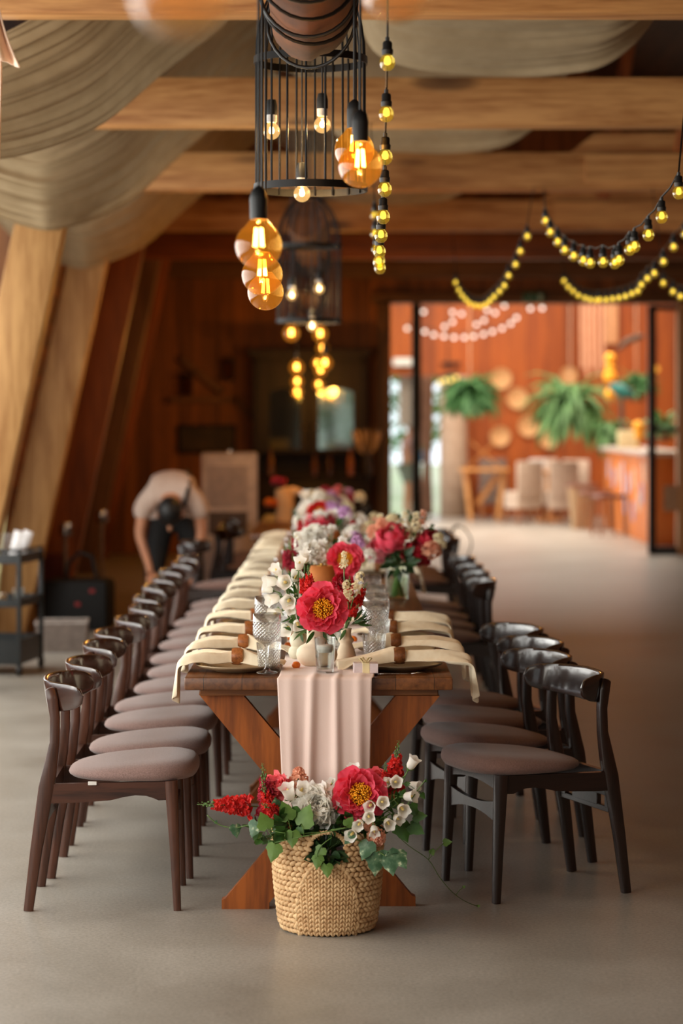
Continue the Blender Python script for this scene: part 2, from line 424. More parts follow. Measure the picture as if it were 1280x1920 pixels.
# leaning posts
pl = ['broad pale pine post leaning in from the left edge of the photo', 'pale pine post leaning behind the black service trolley',
      'orange stained leaning post between the pale post and the grey brown one', 'grey brown leaning post left of the bending person',
      'rust coloured leaning post nearest the back wall']
for k, (d, wd, m) in enumerate(((14.12, 0.285, PINE_Z), (17.87, 0.275, PINE_Z), (21.03, 0.30, STAIN_Z), (24.73, 0.27, DARKT_Z), (27.2, 0.26, STAIN_Z))):
    xa, xb = (leanx(0, d - .25), leanx(3.9, d - .25)) if k > 1 else ((-2.348, -1.521), (-2.487, -1.634))[k]
    o = obj('timber_post', MB().add(beam((xa, 0, 0), (xb, 0, 3.9), wd, 0.2, 0.006, up=(0, 1, 0), roll=0)), m, None, (0, d, 0))
    tag(o, pl[k], 'post', 'leaning timber posts')
# pale plank seen in the gap between the first two posts
o = obj('wall_plank', MB().add(beam((-2.42, 16.3, 0.0), (-2.24, 16.3, 1.72), 0.1, 0.04, up=(0, 1, 0))), simple('greenish_plank', (186, 176, 128), 0.7, c2=(140, 128, 84), scale=8))
tag(o, 'pale greenish plank standing in the gap between the two pale posts', 'plank')

# doorway trim and the glazed doors
o = obj('door_1', MB().add(box((0.877, 28.14, 1.47), (0.11, 0.08, 2.93), 0.004)), BLACKM); o['kind'] = 'structure'
PANE = thin_glass('door_pane', (0.93, 0.95, 0.93), 0.15)
obj('door_pane', MB().add(box((0.70, 28.14, 1.47), (0.26, 0.012, 2.9))), PANE, o)
mb = MB()
x0, x1, dy = 3.585, 3.93, 28.0
mb.add(box((x0 + .035, dy, 1.46), (0.09, 0.08, 2.9), .004)); mb.add(box(((x0 + x1) / 2, dy, 0.05), (x1 - x0, 0.07, 0.09), .004))
mb.add(box(((x0 + x1) / 2, dy, 2.88), (x1 - x0, 0.07, 0.06), .004)); mb.add(box(((x0 + x1) / 2, dy, 1.46), (x1 - x0, 0.05, 0.05), .004))
o = obj('door_2', mb, BLACKM); o['kind'] = 'structure'
obj('door_pane', MB().add(box(((x0 + x1) / 2, dy, 1.47), (x1 - x0 - .05, 0.012, 2.8))), PANE, o)
o = obj('door_notice', MB().add(box((3.83, 27.965, 0.66), (0.16, 0.004, 0.3))), simple('notice_paper', (196, 160, 130), 0.8)); tag(o, 'pale notice sheet stuck low on the right glass door', 'notice')
struct('trim_1', MB().add(box((3.96, 28.02, 1.47), (0.1, 0.12, 2.94), .006)), wood('door_post_wood', (206, 160, 116), (176, 126, 84), 'z', 5))
struct('trim_2', MB().add(box((OX0 - .07, 28.1, 1.47), (0.16, 0.2, 2.94), .006)), DARKT_Z)
struct('trim_3', MB().add(box((2.3, 28.14, OZ + .06), (3.9, 0.14, 0.12), .006)), DARKT)
# green emergency exit sign on the lintel
r = thing('exit_sign', 'small green emergency exit sign above the wide doorway', 'sign', (2.24, 28.0, 3.0))
obj('housing', MB().add(box((0, 0, 0), (0.25, 0.05, 0.12), 0.006)), simple('sign_green', (14, 92, 54), 0.4), r)
mb = MB(); mb.add(box((0.075, -.027, 0), (0.05, .003, 0.08))); mb.add(ball((-0.03, -.027, .03), (.012, .003, .012))); mb.add(beam((-.03, -.027, .018), (-.045, -.027, -.015), .016, .004, 0)); mb.add(beam((-.045, -.027, -.012), (-.07, -.027, -.04), .012, .004, 0)); mb.add(beam((-.04, -.027, -.012), (-.02, -.027, -.04), .012, .004, 0)); mb.add(beam((-.06, -.027, .012), (0, -.027, .006), .01, .004, 0))
obj('pictogram', mb, simple('sign_white', (190, 215, 200), 0.4), r)

# ------------------------------------------------------------------ far room shell
FB = 39.0
mb = MB()
mb.add(box(((1.95 + 7.5) / 2, FB, 2.9), (7.5 - 1.95, 0.2, 5.8)))
mb.add(box(((-1.6 + 1.95) / 2, FB, (2.27 + 5.8) / 2), (3.55, 0.2, 5.8 - 2.27)))
mb.add(box((-1.1, FB, 2.9), (1.0, 0.2, 5.8)))
struct('wall_far', mb, ORANGE)
struct('wall_far_right', MB().add(box((6.4, 33.7, 2.9), (0.15, 10.6, 5.8))), ORANGE)
struct('wall_far_left', MB().add(box((-1.75, 33.7, 4.3), (0.15, 10.6, 3.0))), ORANGE)
struct('ceiling.002', MB().add(box((2.4, 33.7, 5.75), (8.6, 10.7, 0.1))), simple('far_ceiling', (200, 180, 150), 0.8))
# outside: ground and greenery seen through the openings
struct('floor_outside', MB().add(box((0, 62, -0.12), (60, 45.8, 0.1))), simple('paving_grass', (176, 190, 140), 0.9, c2=(206, 200, 176), scale=0.5))
struct('floor_forecourt', MB().add(box((0, -24, -0.12), (60, 41.6, 0.1))), simple('pink_paving', (214, 186, 168), 0.9, c2=(196, 166, 146), scale=0.8))
LEAFG = simple('outdoor_leaves', (96, 140, 66), 0.7, c2=(62, 100, 44), scale=6, trans=0.3)
BARK = simple('tree_bark', (92, 74, 58), 0.9, c2=(60, 48, 38), scale=14, bump=.5, bscale=20)
def tree(x, y, h, wd, label, seed):
    rnd = random.Random(seed)
    r = thing('tree', label, 'tree', (x, y, -0.07))
    obj('trunk', MB().add(tube([(0, 0, 0), (.05, .02, h * .3), (-.04, 0, h * .6)], [.16, .12, .06], 8)), BARK, r)
    mb = MB()
    for i in range(900):
        a = rnd.uniform(0, 2 * pi); u = rnd.random(); rr = wd * sqrt(rnd.random()); zz = h * (0.22 + .78 * u)
        rr *= (1 - .55 * u ** 2)
        L_ = rnd.uniform(.12, .26)
        M = frame_z((rnd.uniform(-1, 1), rnd.uniform(-1, 1), rnd.uniform(-.3, 1)), (rr * cos(a), rr * sin(a), zz), rnd.uniform(0, 6))
        mb.add(([(0, 0, 0), (L_ * .4, 0, L_ * .45), (0, .03, L_), (-L_ * .4, 0, L_ * .45)], [(0, 1, 2, 3)]), M)
    obj('crown', mb, LEAFG, r)
tree(0.6, 50, 4.2, 1.7, 'sunlit tree outside the far doorway, left of the curtain', 1)
tree(3.2, 56, 4.6, 2.0, 'sunlit tree outside, glimpsed between curtain and pillar', 2)
tree(-0.35, -11.5, 4.2, 1.6, 'green tree outside reflected in the cabinet door', 3)
tree(2.6, -15.5, 4.6, 1.9, 'rear green tree outside reflected in the cabinet door', 4)
# ================================================================== CHAIRS
def make_chair(name, legm, railm, backm, seatm, label, group):
    r = thing(name, label, 'chair', (0, 0, 0), 0, group)
    ox = -0.245
    def rect(pts, w, t):     # pts in x,z ; widths along x ; thickness along y
        return pts
    for s in (1, -1):
        P = [(0.0, .206 * s, 0), (.026, .204 * s, .2), (.058, .202 * s, .40), (.072, .2 * s, .47), (.085, .197 * s, .55), (.086, .194 * s, .63), (.078, .192 * s, .69), (.070, .19 * s, .722), (.068, .19 * s, .728)]
        R = [(.016, .0125), (.02, .014), (.026, .0155), (.023, .0155), (.0165, .015), (.016, .0145), (.019, .014), (.017, .013), (.009, .007)]
        obj('leg', MB().add(tube([(p[0] + ox, p[1], p[2]) for p in P], R, 12, side=(1, 0, 0), sq=True)), legm, r, angle=50)
        P = [(.487, .212 * s, 0), (.478, .208 * s, .2), (.468, .204 * s, .39), (.466, .204 * s, .425)]
        R = [(.0125, .0125), (.016, .016), (.021, .019), (.021, .019)]
        obj('leg', MB().add(tube([(p[0] + ox, p[1], p[2]) for p in P], R, 12, side=(1, 0, 0), sq=True)), legm, r, angle=50)
        top = [(.05, .415), (.46, .423)]
        bot = [(.46, .362), (.425, .361), (.41, .368), (.385, .376), (.35, .378), (.31, .372), (.27, .362), (.2, .357), (.12, .353), (.05, .352)]
        obj('side_rail', MB().add(prism([(x + ox, z) for x, z in top + bot], 'y', .204 * s - .011, .204 * s + .011)), railm, r)
    n = 10
    arch = [(-.19 + .38 * i / n, .372 + .018 * (1 - (2 * i / n - 1) ** 2)) for i in range(n + 1)]
    obj('front_rail', MB().add(prism(arch + [(.19, .42), (-.19, .42)], 'x', .456 + ox, .478 + ox)), railm, r)
    obj('rear_rail', MB().add(prism([(-.19, .36), (.19, .36), (.19, .418), (-.19, .418)], 'x', .06 + ox, .08 + ox)), railm, r)
    lo = [(-.2 + .4 * i / n, .262 + .028 * (1 - (2 * i / n - 1) ** 2)) for i in range(n + 1)]
    hi = [(.2 - .4 * i / n, .338 - .02 * (1 - (2 * i / n - 1) ** 2)) for i in range(n + 1)]
    obj('front_stretcher', MB().add(prism(lo + hi, 'x', .463 + ox, .481 + ox)), railm, r)
    mb = MB()
    mb.add(box((.047 + ox, 0, .336), (.018, .396, .02), .002)); mb.add(box((.044 + ox, 0, .281), (.018, .398, .02), .002))
    for y in (-.175, 0, .175): mb.add(box((.0455 + ox, y, .308), (.0175, .05 if y else .19, .044), .002))
    obj('rear_stretcher', mb, railm, r)
    # seat: domed upholstered pad, thicker and rounder in front
    NA = 40
    rings = [(0, -.004), (.86, -.004), (.95, -.001), (.992, .012), (1.0, .022), (.985, .036), (.93, .048), (.82, .056), (.62, .060), (.34, .058), (0, .056)]
    vs = []; fs = []; idx = []
    for (q, z) in rings:
        if q == 0: idx.append([len(vs)]); vs.append((.335 + ox, 0, .426 + z)); continue
        ring = []
        for k in range(NA):
            a = 2 * pi * k / NA
            e = 0.72
            cx = math.copysign(abs(cos(a)) ** e, cos(a)); sy = math.copysign(abs(sin(a)) ** e, sin(a))
            X = .335 + .218 * q * cx
            wy = .232 + .018 * cx
            tz = z * (.46 + .68 * ((cx * q + 1) / 2) ** .8) if z > 0 else z
            ring.append(len(vs)); vs.append((X + ox, wy * q * sy, .426 + tz))
        idx.append(ring)
    for i in range(len(idx) - 1):
        A, B = idx[i], idx[i + 1]
        for k in range(NA):
            k2 = (k + 1) % NA
            if len(A) == 1: fs.append((A[0], B[k2], B[k]))
            elif len(B) == 1: fs.append((A[k], A[k2], B[0]))
            else: fs.append((A[k], A[k2], B[k2], B[k]))
    o = obj('seat', MB().add((vs, fs)), seatm, r, angle=180)
    # curved backrest blade with rounded tips
    PL = [(.036, 0), (.038, .06), (.047, .12), (.066, .165), (.096, .197), (.132, .216), (.168, .226)]   # half of the plan curve
    def plan(t):
        f_ = min(abs(t), .9999) * (len(PL) - 1); i = int(f_); f_ -= i
        a, b_, c, e = PL[i - 1] if i else (PL[1][0], -PL[1][1]), PL[i], PL[i + 1], PL[min(i + 2, len(PL) - 1)]
        return [.5 * ((2 * b_[k]) + (c[k] - a[k]) * f_ + (2 * a[k] - 5 * b_[k] + 4 * c[k] - e[k]) * f_ * f_ + (3 * b_[k] - a[k] - 3 * c[k] + e[k]) * f_ ** 3) for k in (0, 1)]
    def blade(u, v):        # u across, v around the section
        t = 2 * u - 1; k = abs(t)
        x, y = plan(t); x2, y2 = plan(min(k + .02, .9999)); x1, y1 = plan(max(k - .02, 0))
        tx, ty = x2 - x1, y2 - y1; l_ = sqrt(tx * tx + ty * ty) or 1; nx, ny = ty / l_, -tx / l_
        hh = .056 * max(0.0, 1 - k ** 8) ** .5 * (1 - .24 * k) + .0008
        zc = .694 + .010 * k * k
        th = .0092 * (1 - .35 * k ** 4)
        a = 2 * pi * v
        c, s_ = cos(a), sin(a)
        c = math.copysign(abs(c) ** .35, c); s_ = math.copysign(abs(s_) ** .7, s_)
        dz = hh * s_
        sg = 1 if t >= 0 else -1
        return (x + nx * th * c - .16 * dz + ox + .012, (y + ny * th * c) * sg, zc + dz)
    obj('backrest', MB().add(grid(blade, 48, 16, wrap_v=True)).add(([], [])), backm, r, angle=50)
    return r
c0 = make_chair('dining_chair', LEGW, RAILW, BACKW, SEATF, 'x', 'chairs along the left side of the table')
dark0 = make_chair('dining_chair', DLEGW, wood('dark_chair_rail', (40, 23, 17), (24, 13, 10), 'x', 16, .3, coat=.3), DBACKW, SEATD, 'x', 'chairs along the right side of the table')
used = {}
def put_chair(src, key, x, y, rz, label, group):
    if key not in used: used[key] = 1; o = src
    else: o = copy_tree(src)
    o.location = (x, y, 0); o.rotation_euler = (0, 0, rz); o['label'] = label; o['group'] = group
    return o
ly = [8.07, 8.62, 9.27, 9.78, 10.42, 11.05, 11.66, 12.38, 12.99, 13.66, 14.3, 14.95]
lx = [-.785, -.775, -.785, -.795, -.772, -.765, -.80, -.81, -.81, -.825, -.80, -.81]
rnd = random.Random(5)
for i, (x, y) in enumerate(zip(lx, ly)):
    lab = 'dark wooden chair with mauve seat, %s from the flower basket in the left row' % ORD[i]
    o = put_chair(c0, 'L', x, y, radians(rnd.uniform(-2.5, 2.5)) if i else radians(1.5), lab, 'chairs along the left side of the table')
    if i == 0:
        first_left = o
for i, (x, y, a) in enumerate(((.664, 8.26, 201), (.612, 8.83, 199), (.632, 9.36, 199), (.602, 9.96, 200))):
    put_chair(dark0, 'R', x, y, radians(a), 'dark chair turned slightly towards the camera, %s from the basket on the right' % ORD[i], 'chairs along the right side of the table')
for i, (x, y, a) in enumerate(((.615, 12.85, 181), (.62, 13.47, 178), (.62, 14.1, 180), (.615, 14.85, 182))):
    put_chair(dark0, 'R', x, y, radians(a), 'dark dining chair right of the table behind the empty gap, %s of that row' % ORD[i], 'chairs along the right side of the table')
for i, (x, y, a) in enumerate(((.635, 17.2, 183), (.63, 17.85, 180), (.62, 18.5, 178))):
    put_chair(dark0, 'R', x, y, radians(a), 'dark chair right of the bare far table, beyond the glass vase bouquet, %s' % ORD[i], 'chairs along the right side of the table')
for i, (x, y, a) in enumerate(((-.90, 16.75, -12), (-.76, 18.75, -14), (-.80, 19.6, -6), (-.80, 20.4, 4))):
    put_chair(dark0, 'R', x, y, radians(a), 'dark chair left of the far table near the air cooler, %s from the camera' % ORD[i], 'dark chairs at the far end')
# care label sewn under the seat of the first left chair
t = obj('care_label', MB().add(box((-.245 + .21, -.222, .419), (.028, .004, .012), .001)), WHITEP, first_left); t['label'] = 'white cloth label'
# dark looped strap rising behind the far right chairs
o = obj('bag_strap', MB().add(tube([at(846, 1010, 18.9), at(848, 992, 18.9), at(858, 985, 18.95), at(872, 992, 19.0), at(882, 1008, 19.0), at(884, 1022, 19.0), at(878, 1040, 19.0), at(872, 1090, 19.0), at(868, 1160, 19.0)], .012, 8, flat=.5)), CABLE)
tag(o, 'thin dark strap looping up behind the far right chairs', 'strap')

# ================================================================== TABLES
TZ = 0.77
def make_table(label, x0, x1, y0, y1):
    cx = (x0 + x1) / 2; cy = (y0 + y1) / 2; W = x1 - x0; Ln = y1 - y0
    r = thing('trestle_table', label, 'table', (cx, cy, 0), 0, 'trestle tables in one long row')
    obj('tabletop', MB().add(box((0, 0, TZ - .021), (W, Ln - .004, .042), .006)), TABLEW, r)
    for s in (-1, 1):
        ye = s * (Ln / 2 - .13)
        obj('cross_batten', MB().add(box((0, ye, TZ - .042 - .0135), (W * .9, .1, .027), .004)), TABLEX, r)
        for q in (-1, 1):
            yo = ye + q * .0235
            top, botx = .325, .235
            dirx = 1 if q == 1 else -1
            # a board running from the top on one side to the foot on the other
            zt = TZ - .0695
            ax, bx = -dirx * top, dirx * botx
            hw = .072
            poly = [(ax - hw, zt), (ax + hw, zt), (bx + hw, .035), (bx + hw + .012, .03), (bx + hw + .012, 0.0), (bx - hw, 0.0), (bx - hw, .02)]
            if dirx < 0: poly = [(ax - hw, zt), (ax + hw, zt), (bx + hw, .02), (bx + hw, 0), (bx - hw - .012, 0), (bx - hw - .012, .03), (bx - hw, .035)]
            obj('trestle_leg', MB().add(prism(poly, 'y', yo - .0225, yo + .0225)), TRESTLE, r)
    obj('long_stretcher', MB().add(box((0, 0, .335), (.045, Ln - .3, .09), .004)), TRESTLE, r)
    return r
TX0, TX1 = -.511, .362
TB = [(7.8, 10.2), (10.21, 12.61), (12.62, 15.02), (15.03, 17.2)]
tl = ['rustic wooden trestle table at the near end under the hanging pink runner', 'second rustic trestle table, carrying the glass vase bouquet',
      'third rustic trestle table in the row, in the blur behind the bouquet', 'fourth rustic trestle table in the row, ahead of the bare far table']
for (a, b_), l in zip(TB, tl): make_table(l, TX0, TX1, a, b_)
make_table('bare rustic trestle table at the far end of the row', -.66, .27, 17.25, 20.7)

# pink runner lying along the tables and hanging over the near end
RCLOTH = simple('blush_runner_cloth', (230, 206, 196), 0.72, c2=(222, 196, 184), scale=3, bump=.08, bscale=300, sheen=.2)
rx0, rx1 = -.209, .0985
def fold(u):
    s = 0.0
    for c, wd, a in ((.37, .045, 1.0), (.62, .035, .9), (.14, .06, .35), (.86, .05, .5)):
        s += a * math.exp(-((u - c) / wd) ** 2)
    return s
def runner(i, j):
    x = rx0 + (rx1 - rx0) * j
    hang = 0.44
    Lh = hang; Lt = 9.2
    sarc = i
    if i < .5:
        t = i / .5                     # hem up to the edge
        z = TZ + .006 - hang * (1 - t)
        k = 1 - t
        yy = 7.79 - .012 - .022 * fold(j) * (0.35 + .65 * k ** .6) - .012 * sin(j * 9 + 1.2) * k - .02 * k
        xx = x + (.014 * sin(j * 7.5 + 2) * k) + (rx0 + rx1 - 2 * x) * .03 * k
        return (xx, yy, z)
    t = (i - .5) / .5
    y = 7.79 + Lt * t ** 2.2
    z = TZ + .005 + .007 * fold(j) * math.exp(-t * 6) + .002 * sin(j * 8 + y * 3) ** 2
    if t < .02: z -= .002
    return (x + .012 * sin(y * 1.7), y, z)
o = obj('table_runner', MB().add(grid(runner, 120, 60)), RCLOTH, angle=180); solid(o, .003, 1)
tag(o, 'blush pink cloth runner along the table, hanging in folds over its near end', 'table runner')

# ================================================================== TABLEWARE
STONE = simple('beige_stoneware', (176, 154, 122), 0.42, c2=(138, 114, 84), scale=16, bump=.15, bscale=30)
STONED = simple('brown_stoneware', (126, 108, 84), 0.4, c2=(96, 80, 60), scale=16, bump=.15, bscale=30)
LINEN = simple('cream_linen', (246, 232, 204), 0.85, c2=(236, 218, 186), scale=40, bump=.2, bscale=500, sheen=.2)
RINGW = wood('napkin_ring_wood', (176, 108, 58), (112, 60, 28), 'y', 26, .4)
RINGD = wood('napkin_ring_dark_wood', (140, 84, 44), (88, 48, 24), 'y', 26, .4)
CRYST, _nt, _g = glass('crystal', (1, 1, 1), 0.0, 1.5)
def cut_glass():
    """crystal with a crossed diamond cut: facets from two sets of slanting grooves"""
    m, nt, g = glass('cut_crystal', (1, 1, 1), 0.0, 1.5); L = nt.links.new
    tc = N(nt, 'ShaderNodeTexCoord'); sp = N(nt, 'ShaderNodeSeparateXYZ'); L(tc.outputs['Object'], sp.inputs[0])
    an = N(nt, 'ShaderNodeMath', operation='ARCTAN2'); L(sp.outputs[1], an.inputs[0]); L(sp.outputs[0], an.inputs[1])
    hs = []
    for sgn in (1, -1):
        k = N(nt, 'ShaderNodeMath', operation='MULTIPLY'); k.inputs[1].default_value = 10 * sgn; L(an.outputs[0], k.inputs[0])
        z = N(nt, 'ShaderNodeMath', operation='MULTIPLY_ADD'); z.inputs[1].default_value = 260.0; L(sp.outputs[2], z.inputs[0]); L(k.outputs[0], z.inputs[2])
        s = N(nt, 'ShaderNodeMath', operation='SINE'); L(z.outputs[0], s.inputs[0])
        a = N(nt, 'ShaderNodeMath', operation='ABSOLUTE'); L(s.outputs[0], a.inputs[0]); hs.append(a)
    mn = N(nt, 'ShaderNodeMath', operation='MINIMUM'); L(hs[0].outputs[0], mn.inputs[0]); L(hs[1].outputs[0], mn.inputs[1])
    # plain band at the rim
    return m, nt, g, mn, sp
def finish_cut(t, z0, z1, z2=None, z3=None):
    m, nt, g, mn, sp = t; L = nt.links.new
    a = N(nt, 'ShaderNodeMath', operation='GREATER_THAN'); a.inputs[1].default_value = z0; L(sp.outputs[2], a.inputs[0])
    b = N(nt, 'ShaderNodeMath', operation='LESS_THAN'); b.inputs[1].default_value = z1; L(sp.outputs[2], b.inputs[0])
    mu = N(nt, 'ShaderNodeMath', operation='MULTIPLY'); L(a.outputs[0], mu.inputs[0]); L(b.outputs[0], mu.inputs[1])
    mm = N(nt, 'ShaderNodeMath', operation='MULTIPLY'); L(mu.outputs[0], mm.inputs[0]); L(mn.outputs[0], mm.inputs[1])
    bp = N(nt, 'ShaderNodeBump', i_Strength=0.6, i_Distance=0.005); L(mm.outputs[0], bp.inputs['Height']); L(bp.outputs[0], g.inputs['Normal'])
    clear(m, g, bp)
    return m
def clear(m, g, bp=None, k=.66):
    """fine clear crystal: half of the light passes straight, the rest bends and sparkles"""
    nt = m.node_tree; L = nt.links.new
    t = N(nt, 'ShaderNodeBsdfTransparent'); t.inputs[0].default_value = (.97, .98, .97, 1)
    gl = N(nt, 'ShaderNodeBsdfGlossy', i_Roughness=.06); fr = N(nt, 'ShaderNodeLayerWeight', i_Blend=.22)
    if bp: L(bp.outputs[0], gl.inputs['Normal']); L(bp.outputs[0], fr.inputs['Normal'])
    a = N(nt, 'ShaderNodeMixShader'); L(fr.outputs['Facing'], a.inputs[0]); L(t.outputs[0], a.inputs[1]); L(gl.outputs[0], a.inputs[2])
    b = N(nt, 'ShaderNodeMixShader', i_0=k); L(g.outputs[0], b.inputs[1]); L(a.outputs[0], b.inputs[2]); L(b.outputs[0], nt.nodes['Material Output'].inputs[0])
clear(CRYST, _g)
CUT_G = finish_cut(cut_glass(), .105, .17)
CUT_T = finish_cut(cut_glass(), .012, .07)
goblet_me = MB().add(lathe([(0, 0), (.034, 0), (.036, .002), (.034, .004), (.012, .010), (.0065, .02), (.0055, .05), (.0065, .085), (.012, .094), (.028, .103), (.040, .114), (.0455, .128), (.0465, .15), (.0455, .196),
                           (.0435, .196), (.0440, .15), (.043, .13), (.037, .117), (.024, .108), (0, .104)], 48)).mesh('goblet', CUT_G, 180)
tumbler_me = MB().add(lathe([(0, 0), (.033, 0), (.035, .002), (.0415, .092), (.0395, .0925), (.0335, .014), (0, .012)], 48)).mesh('tumbler', CUT_T, 60)
gob_tiny = thin_glass('far_glass', (.96, .97, .95), .25)
goblet_far = MB().add(lathe([(0, .001), (.034, .001), (.012, .008), (.006, .02), (.0055, .085), (.028, .103), (.0455, .128), (.0455, .196)], 20)).mesh('goblet', gob_tiny, 180)
tumbler_far = MB().add(lathe([(0, .001), (.034, .001), (.0415, .092)], 20)).mesh('tumbler', gob_tiny, 60)
plate_me = MB().add(lathe([(0, 0), (.075, 0), (.082, .003), (.125, .014), (.138, .021), (.139, .0235), (.136, .0245), (.12, .0185), (.085, .0085), (.075, .006), (0, .006)], 56,
                          lambda a: 1 + .012 * sin(3 * a + 1) + .008 * sin(7 * a))).mesh('plate', STONE, 180)
plate_dk = plate_me.copy(); plate_dk.materials[0] = STONED
ring_me = MB().add(lathe([(.0235, -.0185), (.0265, -.0185), (.0285, -.011), (.0290, 0), (.0285, .011), (.0265, .0185), (.0235, .0185), (.0235, -.0185)], 28)).mesh('napkin_ring', RINGW)
ring_dk = ring_me.copy(); ring_dk.materials[0] = RINGD

def napkin_mesh(seed, inner=.21, drop=.12, edge=.175):
    """lies over the plate along x (outwards = -x), pinched by the ring at x=0, its outer end hanging over the table edge at -edge"""
    rnd = random.Random(seed)
    p1, p2, p3 = rnd.uniform(0, 6), rnd.uniform(0, 6), rnd.uniform(.8, 1.2)
    tw = rnd.uniform(-.05, .05)
    Lo = edge + .022
    total_o = Lo + drop
    def f(u, v):
        s = -inner + (inner + total_o) * u       # path length from ring, inner negative
        q = 2 * v - 1
        if s < 0:
            k = min(1, -s / inner)
            g = max(0, (k - .1) / .9)
            wd = .019 + .045 * g ** 1.1
            h = .040 * (1 - g) ** 1.4 + .010
            x = -s; yb = q * wd; z = .022 * (1 - g) + .003 + h * (1 - q * q) + (.002 + .010 * g) * cos(q * 7 + p1 + k * 2) + .008 * g
            return (x, yb + tw * k * .6, z)
        k = min(1, s / Lo)
        g = max(0, (k - .13) / .87)
        wd = .019 + (.052 + .014 * sin(p2)) * min(1, g * 1.15) ** .9
        hb = .040 * (1 - .62 * g)
        fold_ = (.017 * cos(q * 6.0 + p2 + s * 5) * min(1, g * 1.6) + .009 * cos(q * 12 + p1 - s * 9) * g)
        if s < Lo:
            z = .024 + hb * (1 - q * q) * .9 + fold_ * (1.2 - .5 * k) + .008 * sin(k * pi * .9) - .002 * k
            return (-s, q * wd + tw * k, z)
        d = s - Lo; kk = d / drop
        rb = .02
        xa = rb * sin(min(d / rb, pi / 2)); za = rb * (1 - cos(min(d / rb, pi / 2)))
        dn = max(0, d - rb * pi / 2)
        z0 = .024 + (.040 * .38) * (1 - q * q) * .9 * (1 - kk) + fold_ * .7 * (1 - kk) - .002 + .008 * sin(pi * .9) * (1 - kk)
        ww = wd * (1 - .55 * kk ** 1.5)
        return (-Lo - xa - .012 * cos(q * 5 + p1) * kk - .015 * kk, q * ww + tw + .01 * p3 * kk, z0 - za - dn * (1 - .22 * abs(q) * p3))
    def lifted(u, v):                           # rests on the plate and its rim
        x, y, z = f(u, v); a_ = abs(x)
        fl = .012 if a_ < .06 else (.012 + .018 * min(1, (a_ - .06) / .05) if a_ < .146 else max(.004, .030 - .026 * (a_ - .146) / .045))
        s_ = -inner + (inner + total_o) * u
        return (x, y, max(z, fl) if s_ < Lo else z)
    me = MB().add(grid(lifted, 44, 16)).mesh('napkin', LINEN, 180)
    return me
NAPK = [napkin_mesh(11, .16, .15, .15), napkin_mesh(12, .17, .10, .15), napkin_mesh(13, .17, .12, .15), napkin_mesh(14, .16, .09, .15)]
NAPR = [napkin_mesh(21, .21, .15, .20), napkin_mesh(22, .19, .13, .19), napkin_mesh(23, .16, .10, .18)]
FORK = MB()
FORK.add(tube([(0, 0, .003), (.06, 0, .004), (.11, 0, .003), (.13, 0, .004)], [(.0015, .004), (.0012, .003), (.0012, .003), (.0015, .009)], 8, side=(0, 0, 1)))
for yy in (-.007, -.0023, .0023, .007): FORK.add(tube([(.128, yy, .004), (.15, yy, .007), (.178, yy, .004)], .0013, 6))
fork_me = FORK.mesh('fork', CHROME, 180)

def setting(i, d, side, far):
    s = -1 if side == 'left' else 1
    edge = TX0 if s < 0 else TX1
    cx = edge - s * .165
    pos = ORD[i] + ' from the near end along the %s side' % side
    p = link('plate', plate_me if (i + (s > 0)) % 2 == 0 else plate_dk, None, (cx, d, TZ + .001), (0, 0, rnd.uniform(0, 6)))
    tag(p, 'handmade stoneware plate under a napkin, %s' % pos, 'plate', 'plates along the table')
    me = (NAPK if s < 0 else NAPR)[i % (4 if s < 0 else 3)]
    rx = cx + s * (.0 if s < 0 else -.005)
    n = link('napkin', me, None, (rx, d + rnd.uniform(-.01, .01), TZ + .004), (0, 0, (0 if s < 0 else pi) + radians(rnd.uniform(-5, 5))))
    solid(n, .004, 0); subd(n, 1)
    tag(n, 'cream linen napkin over the table edge, %s' % pos, 'napkin', 'linen napkins along the table')
    g = link('napkin_ring', ring_me if s < 0 else ring_dk, None, (rx, n.location.y, TZ + .0495), (0, pi / 2, n.rotation_euler.z))
    tag(g, 'wooden napkin ring around cream linen, %s' % pos, 'napkin ring', 'wooden napkin rings')
    return cx
LD = [8.0, 8.5, 9.05, 9.65, 10.25, 10.85, 11.45, 12.05, 12.65, 13.25, 13.85, 14.45, 15.05, 15.65, 16.3]
for i, d in enumerate(LD): setting(i, d, 'left', d > 11)
RD = [8.03, 8.53, 9.08, 9.62, 12.75, 13.4, 14.0, 14.7]
for i, d in enumerate(RD): setting(i, d, 'right', d > 11)
f = link('fork', fork_me, None, (.10, 7.86, TZ + .002), (0, 0, .06)); tag(f, 'slim metal fork lying in front of the nearest right plate', 'fork')

def glassware(i, d, x, side, dg, dt, xt=None):
    far = d > 10.5
    pos = ORD[i] + ' from the near end along the %s side' % side
    a = link('goblet', goblet_far if far else goblet_me, None, (x, d, TZ + .009), (0, 0, rnd.uniform(0, 6)))
    tag(a, 'cut crystal stemmed goblet, %s' % pos, 'goblet', 'crystal goblets')
    b_ = link('tumbler', tumbler_far if far else tumbler_me, None, (xt if xt is not None else x + .01, d + dt, TZ + .009), (0, 0, rnd.uniform(0, 6)))
    tag(b_, 'cut crystal water tumbler, %s' % pos, 'tumbler', 'crystal tumblers')
glassware(0, 7.85, -.244, 'left', 0, .085, -.240)
for i, d in enumerate(LD[1:], 1): glassware(i, d + .08, -.255 + rnd.uniform(-.01, .01), 'left', 0, .1)
glassware(0, 8.33, .117, 'right', 0, -.095, .112)
for i, d in enumerate((8.72, 9.2, 9.75, 12.8, 13.4, 14.05, 14.7), 1): glassware(i, d, .118 + rnd.uniform(-.01, .01), 'right', 0, .1)

